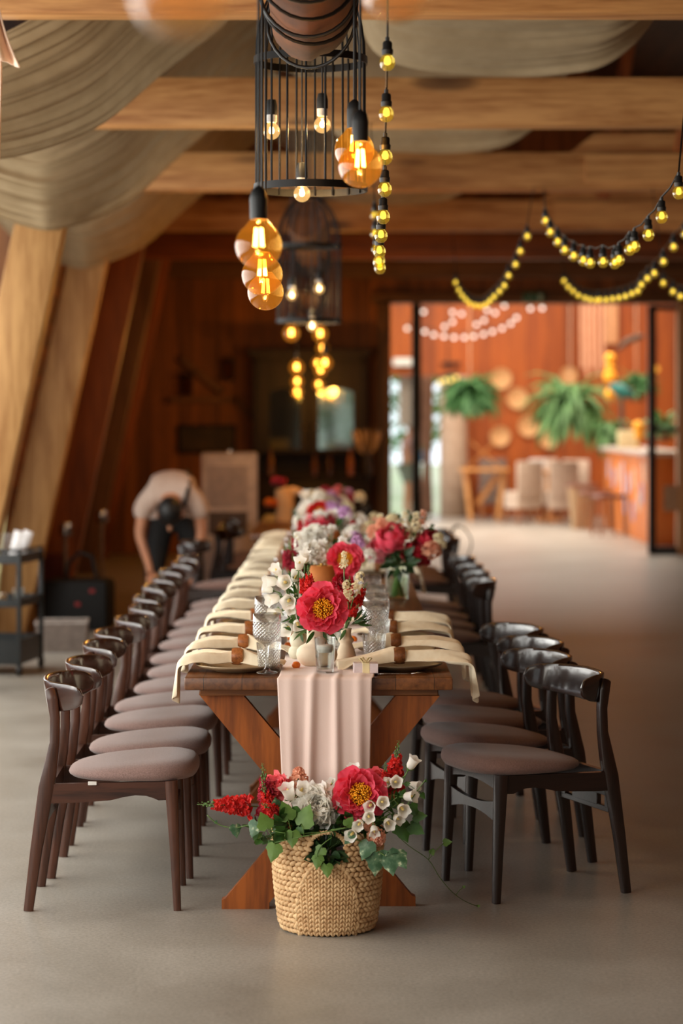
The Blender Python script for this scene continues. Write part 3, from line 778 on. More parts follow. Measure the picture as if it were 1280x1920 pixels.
# votive with floating candle
WAX = simple('white_wax', (246, 242, 234), 0.5)
CREAM = simple('cream_ceramic', (232, 216, 190), 0.75, c2=(222, 204, 176), scale=30, bump=.06, bscale=200)
CREAM2 = simple('pale_sage_ceramic', (214, 208, 184), 0.75, c2=(202, 196, 170), scale=30, bump=.06, bscale=200)
def votive(x, y, label):
    r = thing('votive_glass', label, 'candle holder', (x, y, TZ + .009), 0, 'floating candle glasses')
    obj('glass', MB().add(lathe([(0, 0), (.027, 0), (.0285, .002), (.0355, .115), (.0335, .1155), (.027, .012), (0, .010)], 40)), thin_glass('votive_clear', (.95, .96, .95), .3), r, angle=60)
    obj('water', MB().add(lathe([(0, .013), (.0262, .013), (.0305, .078), (0, .078)], 32)), CRYST2, r, angle=60)
    c = obj('candle', MB().add(lathe([(0, .066), (.022, .066), (.0275, .074), (.028, .086), (.024, .091), (0, .092)], 28)), WAX, r)
    obj('wick', MB().add(tube([(0, 0, .09), (.001, 0, .101)], .001, 6)), CABLE, c)
CRYST2 = thin_glass('water', (.93, .94, .92), .15)
votive(-.054, 7.87, 'clear glass with floating white candle on the runner at the near table end')
votive(-.03, 8.62, 'clear glass with white candle standing behind the round cream vase')

# gift box with bow
r = thing('gift_box', 'small pale pink gift box with cream ribbon at the near table end', 'gift box', (.079, 7.875, TZ + .008), radians(3))
obj('box', MB().add(box((0, 0, .0165), (.08, .055, .033), .0015)), simple('pink_card', (232, 214, 214), .6), r)
mb = MB(); mb.add(box((0, 0, .0167), (.024, .0565, .0345), .001))
for a in (.5, 2.4, 3.6, 5.6): mb.add(tube([(0, 0, .035), (.013 * cos(a), .01 * sin(a), .05), (.024 * cos(a), .018 * sin(a), .047), (.012 * cos(a), .008 * sin(a), .036)], [(.001, .004), (.001, .007), (.001, .007), (.001, .004)], 6))
obj('ribbon', mb, simple('cream_ribbon', (244, 226, 176), .6), r)

# kumquats
KUM = simple('kumquat_skin', (242, 132, 34), .4, c2=(232, 108, 20), scale=12, bump=.1, bscale=200)
kq_me = MB().add(ball((0, 0, 0), (.0125, .0125, .0155), 16, 10)).mesh('kumquat', KUM, 180)
for i, (px, py, d, lab) in enumerate(((555, 1238, 8.02, 'orange kumquat on the runner, left of the round cream vase'), (673, 1228, 8.2, 'orange kumquat beside the white bottle vase'),
        (546, 1186, 8.75, 'upper orange kumquat of the pile behind the double bulb vase'), (540, 1195, 8.7, 'left orange kumquat of the pile behind the double bulb vase'), (552, 1196, 8.68, 'right orange kumquat of the pile behind the double bulb vase'),
        (662, 1196, 8.95, 'orange kumquat glimpsed right of the bottle vase neck'), (578, 1181, 8.95, 'orange kumquat glimpsed between the vase necks'))):
    p = at(px, py, d); p.z = TZ + .018 if i not in (2,) else TZ + .042
    k = link('kumquat', kq_me, None, p, (rnd.uniform(1.2, 1.8), rnd.uniform(0, 3), rnd.uniform(0, 3))); tag(k, lab, 'fruit', 'kumquats')

# vases
def vase(prof, x, y, mat_, label, n=36):
    inner = [(max(r_ - .004, 0.001), z) for r_, z in prof[::-1] if z > prof[-1][1] * .55]
    o = obj('vase', MB().add(lathe([(0, 0)] + prof + inner + [(0, prof[-1][1] * .55)], n)), mat_, None, (x, y, TZ + .009), angle=55)
    return tag(o, label, 'vase', 'ceramic vases')
V_BULB = [(.04, 0), (.055, .008), (.066, .022), (.070, .038), (.067, .054), (.056, .067), (.042, .074), (.036, .079), (.034, .09), (.034, .135)]
V_DOUBLE = [(.022, 0), (.032, .005), (.038, .02), (.035, .035), (.027, .043), (.030, .05), (.034, .063), (.031, .077), (.022, .086), (.018, .09), (.018, .094)]
V_BOTTLE = [(.03, 0), (.034, .006), (.0335, .02), (.028, .04), (.022, .055), (.021, .06), (.027, .068), (.027, .074), (.02, .082), (.0165, .09), (.0185, .108), (.0195, .112)]
vase(V_BULB, -.083, 8.08, CREAM, 'cream vase with round belly and straight neck, holding the big coral peony')
vase(V_DOUBLE, -.147, 8.32, CREAM2, 'pale double bulb vase holding white bellflowers, left of the round cream vase')
vase(V_BOTTLE, .016, 8.25, CREAM, 'small cream bottle vase with a ringed neck, right of the round cream vase')
# ================================================================== FLOWERS
def petalmat(n, c, c2=None, t=.3): return simple(n, c, .6, c2=c2, scale=30, trans=t, sheen=.15)
P_CORAL = petalmat('coral_petal', (250, 104, 128), (243, 64, 96))
P_CORALL = petalmat('light_coral_petal', (250, 132, 134), (244, 100, 112))
P_CRIMSON = petalmat('crimson_petal', (214, 22, 58), (184, 10, 40))
P_RED = petalmat('scarlet_petal', (232, 44, 26), (206, 20, 24))
P_MAG = petalmat('dark_pink_petal', (198, 44, 72), (170, 30, 56))
P_WHITE = petalmat('white_petal', (255, 253, 248), (252, 248, 238), .42)
P_CREAM = petalmat('cream_petal', (250, 242, 214), (240, 226, 184), .35)
P_PEACH = petalmat('peach_petal', (248, 196, 164), (238, 168, 136))
P_LILAC = petalmat('lilac_petal', (228, 186, 226), (214, 164, 214))
P_ORANGE = petalmat('orange_petal', (246, 150, 30), (236, 120, 16))
P_PINK = petalmat('pink_petal', (244, 160, 170), (236, 130, 146))
STAM = simple('yellow_stamens', (255, 200, 44), .7, c2=(250, 160, 20), scale=60)
CARP = simple('pale_carpel', (244, 216, 130), .6)
GREEN = simple('leaf_green', (70, 110, 44), .5, c2=(42, 76, 28), scale=24, trans=.25)
GREENL = simple('young_leaf_green', (108, 142, 62), .5, c2=(82, 116, 44), scale=24, trans=.25)
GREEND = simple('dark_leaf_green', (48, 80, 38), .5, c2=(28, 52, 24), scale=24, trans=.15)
STEMG = simple('stem_green', (96, 128, 58), .55, c2=(74, 104, 44), scale=30)
def ivymat():
    m, nt, b = newmat('variegated_leaf'); L = nt.links.new
    mp = coords(nt); n = N(nt, 'ShaderNodeTexNoise', i_Scale=55.0, i_Detail=2.0); L(mp.outputs[0], n.inputs['Vector'])
    r = ramp(nt, [(.42, lin(56, 92, 60)), (.6, lin(92, 122, 88)), (.72, lin(186, 194, 156))]); L(n.outputs[0], r.inputs[0]); L(r.outputs[0], b.inputs['Base Color']); b.inputs['Roughness'].default_value = .45
    return m
IVY = ivymat()

def petal(L_, W, a0, a1, cup=.3, ruf=0.0, ph=0.0, r0=.004, nu=8, nv=8, notch=0.0):
    """a petal growing out along +x from radius r0; elevation bends from a0 to a1 (radians); +z up"""
    xs, zs = [r0], [0.0]
    for i in range(1, nu + 1):
        u = (i - .5) / nu; a = a0 + (a1 - a0) * u
        xs.append(xs[-1] + cos(a) * L_ / nu); zs.append(zs[-1] + sin(a) * L_ / nu)
    def f(u, v):
        i = int(round(u * nu)); q = 2 * v - 1
        wd = W * (.18 + .82 * sin(pi * min(1, u * .62 + .04)) ** .8) * (1 - max(0, u - .75) ** 2 * 3.2)
        a = a0 + (a1 - a0) * u
        c = cup * wd * q * q
        rr = ruf * W * sin(q * 8 + ph) * u ** 2
        end = notch * L_ * (abs(q) < .3) * (u > .95)
        return (xs[i] - sin(a) * (c + rr) - end * cos(a), q * wd * .5 * 2 * .5, zs[i] + cos(a) * (c + rr) - end * sin(a))
    return grid(f, nu, nv)
def ringp(mb, n, L_, W, a0, a1, cup, ruf, rnd, ph=0.0, jit=.12, r0=.004, z=0.0, mi=0):
    for k in range(n):
        M = Matrix.Translation((0, 0, z)) @ Matrix.Rotation(2 * pi * k / n + ph + rnd.uniform(-jit, jit), 4, 'Z')
        j = rnd.uniform(.9, 1.1)
        mb.add(petal(L_ * j, W * rnd.uniform(.9, 1.1), a0 + rnd.uniform(-jit, jit), a1 + rnd.uniform(-jit, jit) * 1.5, cup, ruf, rnd.uniform(0, 6), r0), M, mi)
CACHE = {}
def cached(key, fn):
    if key not in CACHE: CACHE[key] = fn()
    return CACHE[key]
def m_peony(seed, mat_):
    rnd = random.Random(seed); mb = MB()
    ringp(mb, 9, .082, .072, .15, .32, .35, .06, rnd)
    ringp(mb, 8, .076, .066, .36, .62, .4, .08, rnd, .3)
    ringp(mb, 8, .068, .058, .55, .95, .45, .09, rnd, .1, z=.002, r0=.012)
    return mb.mesh('peony', mat_, 180)
def m_stamens(seed, R=.042, n=210):
    rnd = random.Random(seed); mb = MB()
    for k in range(n):
        a = rnd.uniform(0, 2 * pi); t = sqrt(rnd.random()); th = t * .98
        d = Vector((sin(th) * cos(a), sin(th) * sin(a), cos(th))); L_ = R * rnd.uniform(.82, 1.08)
        p = d * L_
        mb.add(ball(p, (.0028, .0028, .0045), 5, 3)); mb.add(tube([(0, 0, .004), d * L_ * .5 + Vector((0, 0, .003)), p], .0009, 3, cap=False))
    return mb.mesh('stamens', STAM, 180)
def m_budpeony(seed, mat_):
    rnd = random.Random(seed); mb = MB()
    mb.add(ball((0, 0, .032), (.026, .026, .03), 14, 8))
    ringp(mb, 5, .085, .075, .25, 2.3, .5, .03, rnd, r0=.012)
    ringp(mb, 6, .082, .07, .05, 2.05, .5, .04, rnd, .5, r0=.014)
    ringp(mb, 6, .066, .066, -.2, 1.6, .5, .06, rnd, .2, r0=.016)
    return mb.mesh('peony_bud', mat_, 180)
def m_ruffle(seed, mat_, n=120, R=.06, W=.02, name='double_peony'):
    rnd = random.Random(seed); mb = MB()
    for k in range(n):
        t = (k + .5) / n; el = pi / 2 * (1 - t) * 1.05 - .05 + rnd.uniform(-.15, .15); a = k * 2.39996
        L_ = R * (.72 + .28 * t) * rnd.uniform(.85, 1.12)
        M = Matrix.Rotation(a, 4, 'Z') @ Matrix.Translation((.004, 0, .004))
        mb.add(petal(L_, W * rnd.uniform(.8, 1.3) * (1 + .8 * t), el, el - .25 + rnd.uniform(-.3, .4), .5, .22, rnd.uniform(0, 6), .0, 5, 5), M)
    return mb.mesh(name, mat_, 180)
def m_snap(seed, mats, Ls=.15, n=22, name='snapdragon', wide=.027):
    """spike along +z; florets lower, buds at the tip"""
    rnd = random.Random(seed); mb = MB()
    for k in range(n):
        t = k / n; z = Ls * (.05 + .82 * t); sc = (1 - .55 * t) * rnd.uniform(.85, 1.15); a = k * 2.39996
        M = Matrix.Translation((0, 0, z)) @ Matrix.Rotation(a, 4, 'Z') @ Matrix.Rotation(-.5 + .35 * t, 4, 'Y') @ Matrix.Scale(sc, 4)
        mi = 0 if len(mats) == 1 else (1 if rnd.random() < .25 + .4 * t else 0)
        w_ = wide
        mb.add(tube([(.002, 0, 0), (w_ * .5, 0, .001), (w_ * .8, 0, .003)], [.003, .0065, .0085], 7), M, mi)
        Q = M @ Matrix.Translation((w_ * .72, 0, .003)) @ Matrix.Rotation(pi / 2, 4, 'Y')
        for q in range(5):
            mb.add(petal(w_ * rnd.uniform(.6, .85), w_ * rnd.uniform(.75, 1.0), 1.05, rnd.uniform(-.7, -.1), .5, .16, rnd.uniform(0, 6), .005, 5, 5), Q @ Matrix.Rotation(2 * pi * q / 5 + rnd.uniform(-.2, .2), 4, 'Z'), mi)
        mb.add(ball((w_ * .9, 0, -.002), (.006, .007, .006), 7, 5), M, mi)
    return mb.mesh(name, list(mats), 180)
def m_snapstem(seed, Ls=.15, n=26):
    rnd = random.Random(seed); mb = MB()
    mb.add(tube([(0, 0, -.05), (0, 0, Ls * .5), (.002, 0, Ls * 1.22)], [.0026, .0022, .001], 6))
    for k in range(13):
        t = k / 13; z = Ls * (.86 + .36 * t); a = k * 2.4; r_ = .007 * (1 - .75 * t) + .002
        mb.add(ball((r_ * cos(a), r_ * sin(a), z), (.0034 * (1.3 - t), .0034 * (1.3 - t), .0048 * (1.3 - t)), 6, 4))
    return mb.mesh('stem', STEMG, 180)
def m_bell(seed):
    rnd = random.Random(seed); mb = MB()
    pr = [(.002, 0), (.0085, .003), (.0125, .010), (.0138, .020), (.0148, .028), (.0172, .035), (.0198, .0385)]
    n = 20
    vs = []; fs = []
    for i, (r_, z) in enumerate(pr):
        t = i / (len(pr) - 1)
        for k in range(n):
            a = 2 * pi * k / n; lob = 1 + .10 * max(0, t - .6) / .4 * cos(5 * a); zz = z + .004 * max(0, t - .5) * cos(5 * a)
            vs.append((r_ * lob * cos(a), r_ * lob * sin(a), zz))
    for i in range(len(pr) - 1):
        for k in range(n): fs.append((i * n + k, i * n + (k + 1) % n, (i + 1) * n + (k + 1) % n, (i + 1) * n + k))
    mb.add((vs, fs)); mb.add(ball((0, 0, .016), (.0045, .0045, .016), 7, 6), None, 1)
    return mb.mesh('bellflower', [P_WHITE, CARP], 180)
def m_calyx():
    mb = MB(); mb.add(ball((0, 0, -.001), (.005, .005, .004), 7, 5))
    for k in range(5):
        mb.add(petal(.014, .005, -.3, 1.0, .2, 0, 0, .003, 4, 2), Matrix.Rotation(k * 2 * pi / 5, 4, 'Z'))
    mb.add(tube([(0, 0, 0), (.002, 0, -.02), (.008, 0, -.04)], .0013, 5))
    return mb.mesh('calyx', GREENL, 180)
def m_stock(seed, mat_, n=16, R=.024, name='stock_flower'):
    rnd = random.Random(seed); mb = MB()
    for k in range(n):
        t = (k + .5) / n; el = pi / 2 - t * 1.9; a = k * 2.4; r_ = R * rnd.uniform(.85, 1.1)
        d = Vector((cos(el) * cos(a), cos(el) * sin(a), sin(el)))
        M = frame_z(d, d * r_ + Vector((0, 0, R * .3)), rnd.uniform(0, 6))
        ringp(mb, 5, .012, .012, .35, .1, .4, .1, rnd, r0=.001) if False else None
        for q in range(5):
            mb.add(petal(.013, .0125, .55, .15, .4, .15, rnd.uniform(0, 6), .001, 3, 3), M @ Matrix.Rotation(q * 2 * pi / 5, 4, 'Z'))
        mb.add(ball((0, 0, .002), .0028, 5, 4), M)
    return mb.mesh(name, mat_, 180)
def m_spray(seed, mat_, n=40, Ls=.08, name='blossom_spray', R=.024, fl=.0055):
    rnd = random.Random(seed); mb = MB()
    for k in range(n):
        a = rnd.uniform(0, 2 * pi); t = rnd.random(); r_ = R * sqrt(rnd.random()) * (1.1 - .7 * t)
        p = (r_ * cos(a), r_ * sin(a), Ls * t)
        M = frame_z((cos(a) + rnd.uniform(-.4, .4), sin(a), rnd.uniform(0, .8)), p, rnd.uniform(0, 6))
        for q in range(5): mb.add(petal(fl * 1.3, fl * 1.2, .5, .1, .3, 0, 0, .0005, 2, 2), M @ Matrix.Rotation(q * 2 * pi / 5, 4, 'Z'))
    return mb.mesh(name, mat_, 180)
def leafmesh(mb, L_, W, M, fold=.25, bend=-.3, nu=6):
    def f(u, v):
        q = 2 * v - 1; wd = W * .5 * sin(pi * u ** .8) ** .85
        return (q * wd, abs(q) * wd * fold + bend * L_ * u * u, u * L_)
    mb.add(grid(f, nu, 4), M)
def ivyleaf(mb, L_, M):
    out = [(0, -.06), (.2, -.16), (.42, -.02), (.52, .26), (.36, .42), (.30, .62), (.12, .82), (0, 1.0)]
    pts = out + [(-x, y) for x, y in out[-2:0:-1]]
    c = (0, .05, .3)
    vs = [c] + [(x * L_, abs(x) * L_ * .22 - .12 * L_ * y * y, y * L_) for x, y in pts]
    vs[0] = (0, 0.0 + .02 * L_, .34 * L_)
    n = len(pts)
    mb.add((vs, [(0, i + 1, (i + 1) % n + 1) for i in range(n)]), M)

class Bunch:
    """a cut flower arrangement: an Empty whose children are the flowers, stems and foliage"""
    def __init__(s, label, mouth, seed=1, group=None, name='flower_arrangement'):
        s.mouth = Vector(mouth); s.r = thing(name, label, 'flowers', mouth, 0, group)
        s.rnd = random.Random(seed); s.stems = MB(); s.fol = MB(); s.fold = MB(); s.n = 0
    def put(s, me, p, d, sc=1.0, parent=None, name=None, stem=True, sub=None, spin=None):
        p = Vector(p); M = frame_z(d, p - s.mouth, s.rnd.uniform(0, 6) if spin is None else spin, sc)
        o = link(name or me.name.split('.')[0], me, s.r); o.matrix_local = M
        if sub is not None:
            for m2, nm, M2 in sub:
                c = link(nm, m2, o); c.matrix_local = M2
        if stem:
            q = p - s.mouth; dd = Vector(d).normalized()
            b0 = Vector((s.rnd.uniform(-.008, .008), s.rnd.uniform(-.008, .008), -.03))
            mid = (b0 + q) / 2 + Vector((0, 0, .015)) - dd * .012
            s.stems.add(tube([b0, b0 * .3 + Vector((0, 0, .012)), mid, q - dd * .025, q], .0022, 6))
        return o
    def peony(s, p, d, sc=1.0, mat_=None, st=True):
        mat_ = mat_ or P_CORAL; k = s.rnd.randint(0, 2)
        me = cached(('pe', k, mat_.name), lambda: m_peony(k + 5, mat_)); sm = cached(('st', 0), lambda: m_stamens(3))
        return s.put(me, p, d, sc, stem=st, sub=[(sm, 'stamens', Matrix.Translation((0, 0, .012)))])
    def bud(s, p, d, sc=1.0, mat_=None, st=True):
        mat_ = mat_ or P_CRIMSON; return s.put(cached(('bu', mat_.name), lambda: m_budpeony(8, mat_)), p, d, sc, stem=st)
    def ruffle(s, p, d, sc=1.0, mat_=None, st=True, name='double_peony', n=76, W=.032):
        mat_ = mat_ or P_WHITE; return s.put(cached(('ru', mat_.name, name), lambda: m_ruffle(9, mat_, n, .06, W, name)), p, d, sc, stem=st)
    def snap(s, p, d, sc=1.0, mats=None, st=True):
        mats = mats or (P_RED, P_MAG); k = s.rnd.randint(0, 1)
        me = cached(('sn', k, mats[0].name), lambda: m_snap(k + 2, mats)); sm = cached(('ss', k), lambda: m_snapstem(k))
        return s.put(me, p, d, sc, stem=st, sub=[(sm, 'stem', Matrix.Identity(4))])
    def bell(s, p, d, sc=1.0, st=True):
        me = cached('bell', lambda: m_bell(1)); cm = cached('calyx', m_calyx)
        return s.put(me, p, d, sc, stem=st, sub=[(cm, 'calyx', Matrix.Identity(4))])
    def stock(s, p, d, sc=1.0, mat_=None, st=True, name='stock_flower'):
        mat_ = mat_ or P_PEACH; return s.put(cached(('sk', mat_.name), lambda: m_stock(4, mat_, name=name)), p, d, sc, stem=st, name=name)
    def spray(s, p, d, sc=1.0, mat_=None, st=True):
        mat_ = mat_ or P_CREAM; return s.put(cached(('sp', mat_.name), lambda: m_spray(6, mat_)), p, d, sc, stem=st)
    def leaf(s, p, d, L_=.05, W=.024, dark=False, bend=None):
        M = frame_z(d, Vector(p) - s.mouth, s.rnd.uniform(0, 6))
        leafmesh(s.fold if dark else s.fol, L_, W, M, .25, s.rnd.uniform(-.35, .1) if bend is None else bend)
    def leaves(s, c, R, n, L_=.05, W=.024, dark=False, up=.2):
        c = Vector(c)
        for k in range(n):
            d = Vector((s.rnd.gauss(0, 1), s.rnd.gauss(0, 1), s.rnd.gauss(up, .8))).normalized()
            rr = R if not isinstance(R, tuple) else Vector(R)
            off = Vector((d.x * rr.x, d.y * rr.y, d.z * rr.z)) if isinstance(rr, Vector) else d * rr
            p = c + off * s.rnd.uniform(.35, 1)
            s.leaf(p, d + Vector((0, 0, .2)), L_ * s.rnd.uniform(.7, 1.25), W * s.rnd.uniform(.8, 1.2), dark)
    def done(s):
        if s.stems.v: obj('stems', s.stems, STEMG, s.r, angle=180)
        if s.fol.v: obj('foliage', s.fol, GREEN, s.r, angle=180)
        if s.fold.v: obj('dark_foliage', s.fold, GREEND, s.r, angle=180)
        return s.r

# ------------------------------------------------------------------ the woven basket on the floor
BX, BY, BH = (614 - 640) * 7.6 / 4500, 7.605, .318
STRAW = simple('woven_straw', (230, 194, 146), .7, c2=(190, 148, 102), scale=26, bump=.35, bscale=160, stretch=(1, 1, 1))
bk = thing('woven_basket', 'round woven straw basket of flowers on the floor before the table', 'basket', (BX, BY, 0))
def b_rad(z):
    t = z / BH; return .148 + .024 * sin(min(1, t * 1.15) * pi / 2) - (.022 * (1 - t / .07) ** 2 if t < .07 else 0)
HC, HR = .262, .056                         # the hand hole cut into the rim, front and back
def in_hole(th, z):
    for c in (-pi / 2, pi / 2):
        u = (th - c + pi) % (2 * pi) - pi
        if (u * .165 / HR) ** 2 + ((z - HC - .01) / .052) ** 2 < 1 or (abs(u * .165) < HR * .86 and z > HC + .02): return True
    return False
rb = random.Random(2)
wv = MB(); lump = ball((0, 0, 0), 1, 8, 6)
def put_lump(th, z, L_, W, tilt, T=.0085):
    r_ = b_rad(z)
    n_ = Vector((cos(th), sin(th), 0)); tg = Vector((-sin(th), cos(th), 0)); up = Vector((0, 0, 1))
    ax = tg * cos(tilt) + up * sin(tilt); sd = n_.cross(ax)
    M = Matrix.Translation(n_ * r_ + up * z) @ Matrix((ax * L_, sd * W, n_ * T)).transposed().to_4x4()
    wv.add(lump, M)
def knit_zone(th, z):
    for c in (-pi / 2, pi / 2):
        u = (th - c + pi) % (2 * pi) - pi
        if (u * .165 / .105) ** 2 + (z / .235) ** 2 < 1: return u
    return None
rows = 19
for j in range(rows):
    z = .012 + (BH - .02) * j / (rows - 1); circ = 2 * pi * .165; n_ = 52
    for k in range(n_):
        th = 2 * pi * (k + .5 * (j % 2)) / n_ + rb.uniform(-.012, .012)
        if in_hole(th, z) or knit_zone(th, z) is not None: continue
        put_lump(th, z, .0145 * rb.uniform(.9, 1.15), .0082, (.42 if j % 2 else -.42) + rb.uniform(-.14, .14), .0085)
for c in (-pi / 2, pi / 2):
    for q in range(-6, 6):
        for j in range(17):
            z = .010 + .0140 * j
            for sgn in (0, 1):
                u = (q * 2 + sgn + .5) * .0098 / .165
                th = c + u
                kz = knit_zone(th, z)
                if kz is None or in_hole(th, z): continue
                put_lump(th, z + .002 * sgn, .0118, .0062, (1.0 if sgn == 0 else pi - 1.0) + rb.uniform(-.12, .12), .0095)
    for sgn in (-1, 1):                      # slanting braids that frame the ribbed front
        for t in range(15):
            a = t / 14 * pi / 2
            th = c + sgn * (.108 * cos(a)) / .165; z = .008 + .232 * sin(a)
            if in_hole(th, z): continue
            put_lump(th, z, .016, .0085, atan2(cos(a), -sgn * sin(a) * .6) + rb.uniform(-.1, .1), .010)
obj('weave', wv, STRAW, bk, angle=180)
def shell(u, v):
    th = 2 * pi * v; top = BH - .004
    for c in (-pi / 2, pi / 2):
        x = ((th - c + pi) % (2 * pi) - pi) * .165
        if abs(x) < HR: top = min(top, HC + .01 - .052 * sqrt(max(0, 1 - (x / HR) ** 2)))
    z = .004 + (top - .004) * u; r_ = b_rad(z) - .004
    return (r_ * cos(th), r_ * sin(th), z)
mb = MB().add(grid(shell, 12, 96, wrap_v=True)); mb.add(lathe([(0, .004), (.126, .004)], 48))
o = obj('lining', mb, simple('straw_lining', (150, 104, 56), .8, scale=40), bk, angle=180); solid(o, .004, -1)
for c in (-pi / 2, pi / 2):                  # twisted grips arching over the hand holes
    hp = []
    for t in range(15):
        a = pi * t / 14
        u = -HR * 1.05 * cos(a) / .165; z = HC + .012 + .056 * sin(a)
        hp.append(Vector((b_rad(.3) * cos(c + u), b_rad(.3) * sin(c + u), z)))
    mb = MB().add(tube(hp, .0045, 8))
    for t in range(40):
        f_ = t / 39 * 13; i = min(13, int(f_)); p = hp[i].lerp(hp[i + 1], f_ - i); d_ = hp[i + 1] - hp[i]
        mb.add(lump, frame_z(d_ + Vector((0, 0, .02 * (-1) ** t)), p, t) @ Matrix.Diagonal((.006, .0045, .008, 1)))
    obj('handle', mb, STRAW, bk, angle=180)
# dark flower pot inside
o = obj('inner_pot', MB().add(lathe([(0, .012), (.10, .012), (.122, .255), (.116, .255), (.11, .235), (0, .235)], 36)), simple('dark_pot', (52, 34, 34), .5), bk)

def b7(px, py, d=7.55): return at(px, py, d)
B = Bunch('basket bouquet of coral peony, white bellflowers, red snapdragons and ivy', (BX, BY, .24), 7)
fr = (0, -1, .25)
B.peony(b7(672, 1490, 7.50), (.12, -.88, .22), 1.02)
B.ruffle(b7(597, 1513, 7.50), (-.05, -1, .45), 1.12)
B.ruffle(b7(519, 1486, 7.56), (-.2, -.5, .8), .78, P_CORALL, name='carnation', n=60, W=.045)
B.ruffle(b7(704, 1474, 7.60), (.25, -.6, .7), .75, P_CORALL, name='carnation', n=60, W=.045)
B.snap(b7(478, 1512, 7.53), (-1, -.15, .07), 1.0, (P_RED, P_RED))
B.snap(b7(512, 1545, 7.50), (-.25, -.1, 1), .82, (P_RED, P_MAG))
B.snap(b7(505, 1535, 7.52), (-.12, -.1, 1), .98, (P_MAG, P_MAG))
B.snap(b7(530, 1530, 7.48), (-.4, -.6, .35), .7, (P_RED, P_RED))
B.snap(b7(735, 1490, 7.60), (.12, .05, 1), .95, (P_RED, P_MAG))
B.snap(b7(722, 1490, 7.58), (.0, -.2, 1), .6, (P_RED, P_RED))
B.snap(b7(618, 1500, 7.6), (.15, -.3, 1), .4, (P_MAG, P_RED))
B.stock(b7(560, 1468, 7.58), (.05, -.2, 1), .95); B.stock(b7(559, 1452, 7.60), (.05, -.1, 1), .6)
B.stock(b7(704, 1566, 7.44), (.2, -.9, -.5), .95); B.stock(b7(692, 1548, 7.46), (0, -1, .1), .6)
for (px, py, d, dr, sc) in ((663, 1458, 7.60, (-.05, -.25, 1), 1.1), (546, 1500, 7.50, (-.3, -.35, .9), 1.35), (560, 1490, 7.5, (.3, -.6, .6), 1.2), (628, 1478, 7.6, (-.4, -.5, .6), .9), (640, 1472, 7.62, (.3, -.3, .8), .8),
        (740, 1466, 7.5, (.1, -1, .15), 1.05), (766, 1471, 7.55, (.9, -.5, -.1), .95), (766, 1442, 7.57, (.45, -.2, .8), 1.1), (696, 1507, 7.45, (-.2, -1, -.1), 1.0), (715, 1503, 7.44, (.1, -1, .1), 1.05),
        (757, 1494, 7.48, (.8, -.6, .15), 1.1), (750, 1512, 7.44, (.3, -1, -.2), 1.1), (676, 1540, 7.43, (-.3, -1, -.3), .95), (691, 1529, 7.42, (0, -1, 0), 1.0), (724, 1538, 7.43, (.3, -1, -.3), 1.0),
        (739, 1531, 7.45, (.5, -.8, -.2), .9), (700, 1549, 7.42, (.1, -.8, -.6), .9), (663, 1560, 7.42, (-.3, -1, -.15), 1.05), (728, 1467, 7.52, (-.2, -1, .2), .8)):
    B.bell(b7(px, py, d), dr, sc)
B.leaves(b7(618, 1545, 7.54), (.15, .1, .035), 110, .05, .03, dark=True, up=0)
B.leaves(b7(500, 1560, 7.5), (.05, .05, .05), 34, .04, .026, up=-.1)
B.leaves(b7(545, 1545, 7.46), (.05, .04, .04), 30, .045, .032)
B.leaves(b7(660, 1530, 7.5), (.08, .05, .05), 40, .045, .026)
B.leaves(b7(745, 1525, 7.5), (.05, .05, .05), 26, .035, .02)
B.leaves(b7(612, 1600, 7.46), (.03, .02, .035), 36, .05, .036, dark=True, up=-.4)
r_ = B.done()
def vine(pts, leaves_, matl, seed, parent, origin, L_=.045, shape=ivyleaf, th=.0016):
    rv = random.Random(seed); P = [at(*p) - origin for p in pts]
    # smooth the vine
    Q = []
    for i in range(len(P) - 1):
        a, b_, c, e = P[max(i - 1, 0)], P[i], P[i + 1], P[min(i + 2, len(P) - 1)]
        for t in (0, .25, .5, .75):
            Q.append(.5 * ((2 * b_) + (c - a) * t + (2 * a - 5 * b_ + 4 * c - e) * t * t + (3 * b_ - a - 3 * c + e) * t ** 3))
    Q.append(P[-1])
    v = obj('vine', MB().add(tube(Q, th, 5)), STEMG, parent, angle=180)
    mb = MB()
    for (px, py, d, dr, s_) in leaves_:
        p = at(px, py, d) - origin
        q = min(Q, key=lambda k: (k - p).length)
        if (q - p).length > .004: mb.add(tube([q, (p + q) / 2 + Vector((0, -.004, .004)), p], .001, 4))
        z = Vector(dr).normalized(); y = Vector((rv.uniform(-.3, .3), -1, rv.uniform(.0, .6)))
        x = y.cross(z).normalized(); y = z.cross(x)
        M = Matrix.Translation(p) @ Matrix((x, -y, z)).transposed().to_4x4()
        ivyleaf(mb, L_ * s_, M)
    obj('leaves', mb, matl, v, angle=180)
O = Vector((BX, BY, .24))
vine([(640, 1560, 7.44), (680, 1580, 7.41), (705, 1594, 7.40), (722, 1605, 7.39)], [(690, 1580, 7.40, (-.3, -.2, -.9), .95), (706, 1600, 7.395, (-.1, 0, -1), 1.15), (728, 1598, 7.40, (.2, -.1, -1), 1.2), (745, 1600, 7.40, (.5, -.1, -.9), .9), (660, 1566, 7.40, (-.5, 0, -.6), .6)], IVY, 1, r_, O, .062)
vine([(600, 1560, 7.43), (560, 1563, 7.42), (520, 1560, 7.42), (480, 1546, 7.44), (440, 1552, 7.46), (410, 1546, 7.47), (388, 1528, 7.47)], [(441, 1548, 7.455, (.1, 0, -1), .8), (480, 1542, 7.43, (-.25, 0, -.95), 1.0), (520, 1520, 7.44, (-.2, 0, 1), .9), (404, 1544, 7.47, (.3, 0, 1), .25)], IVY, 2, r_, O, .05)
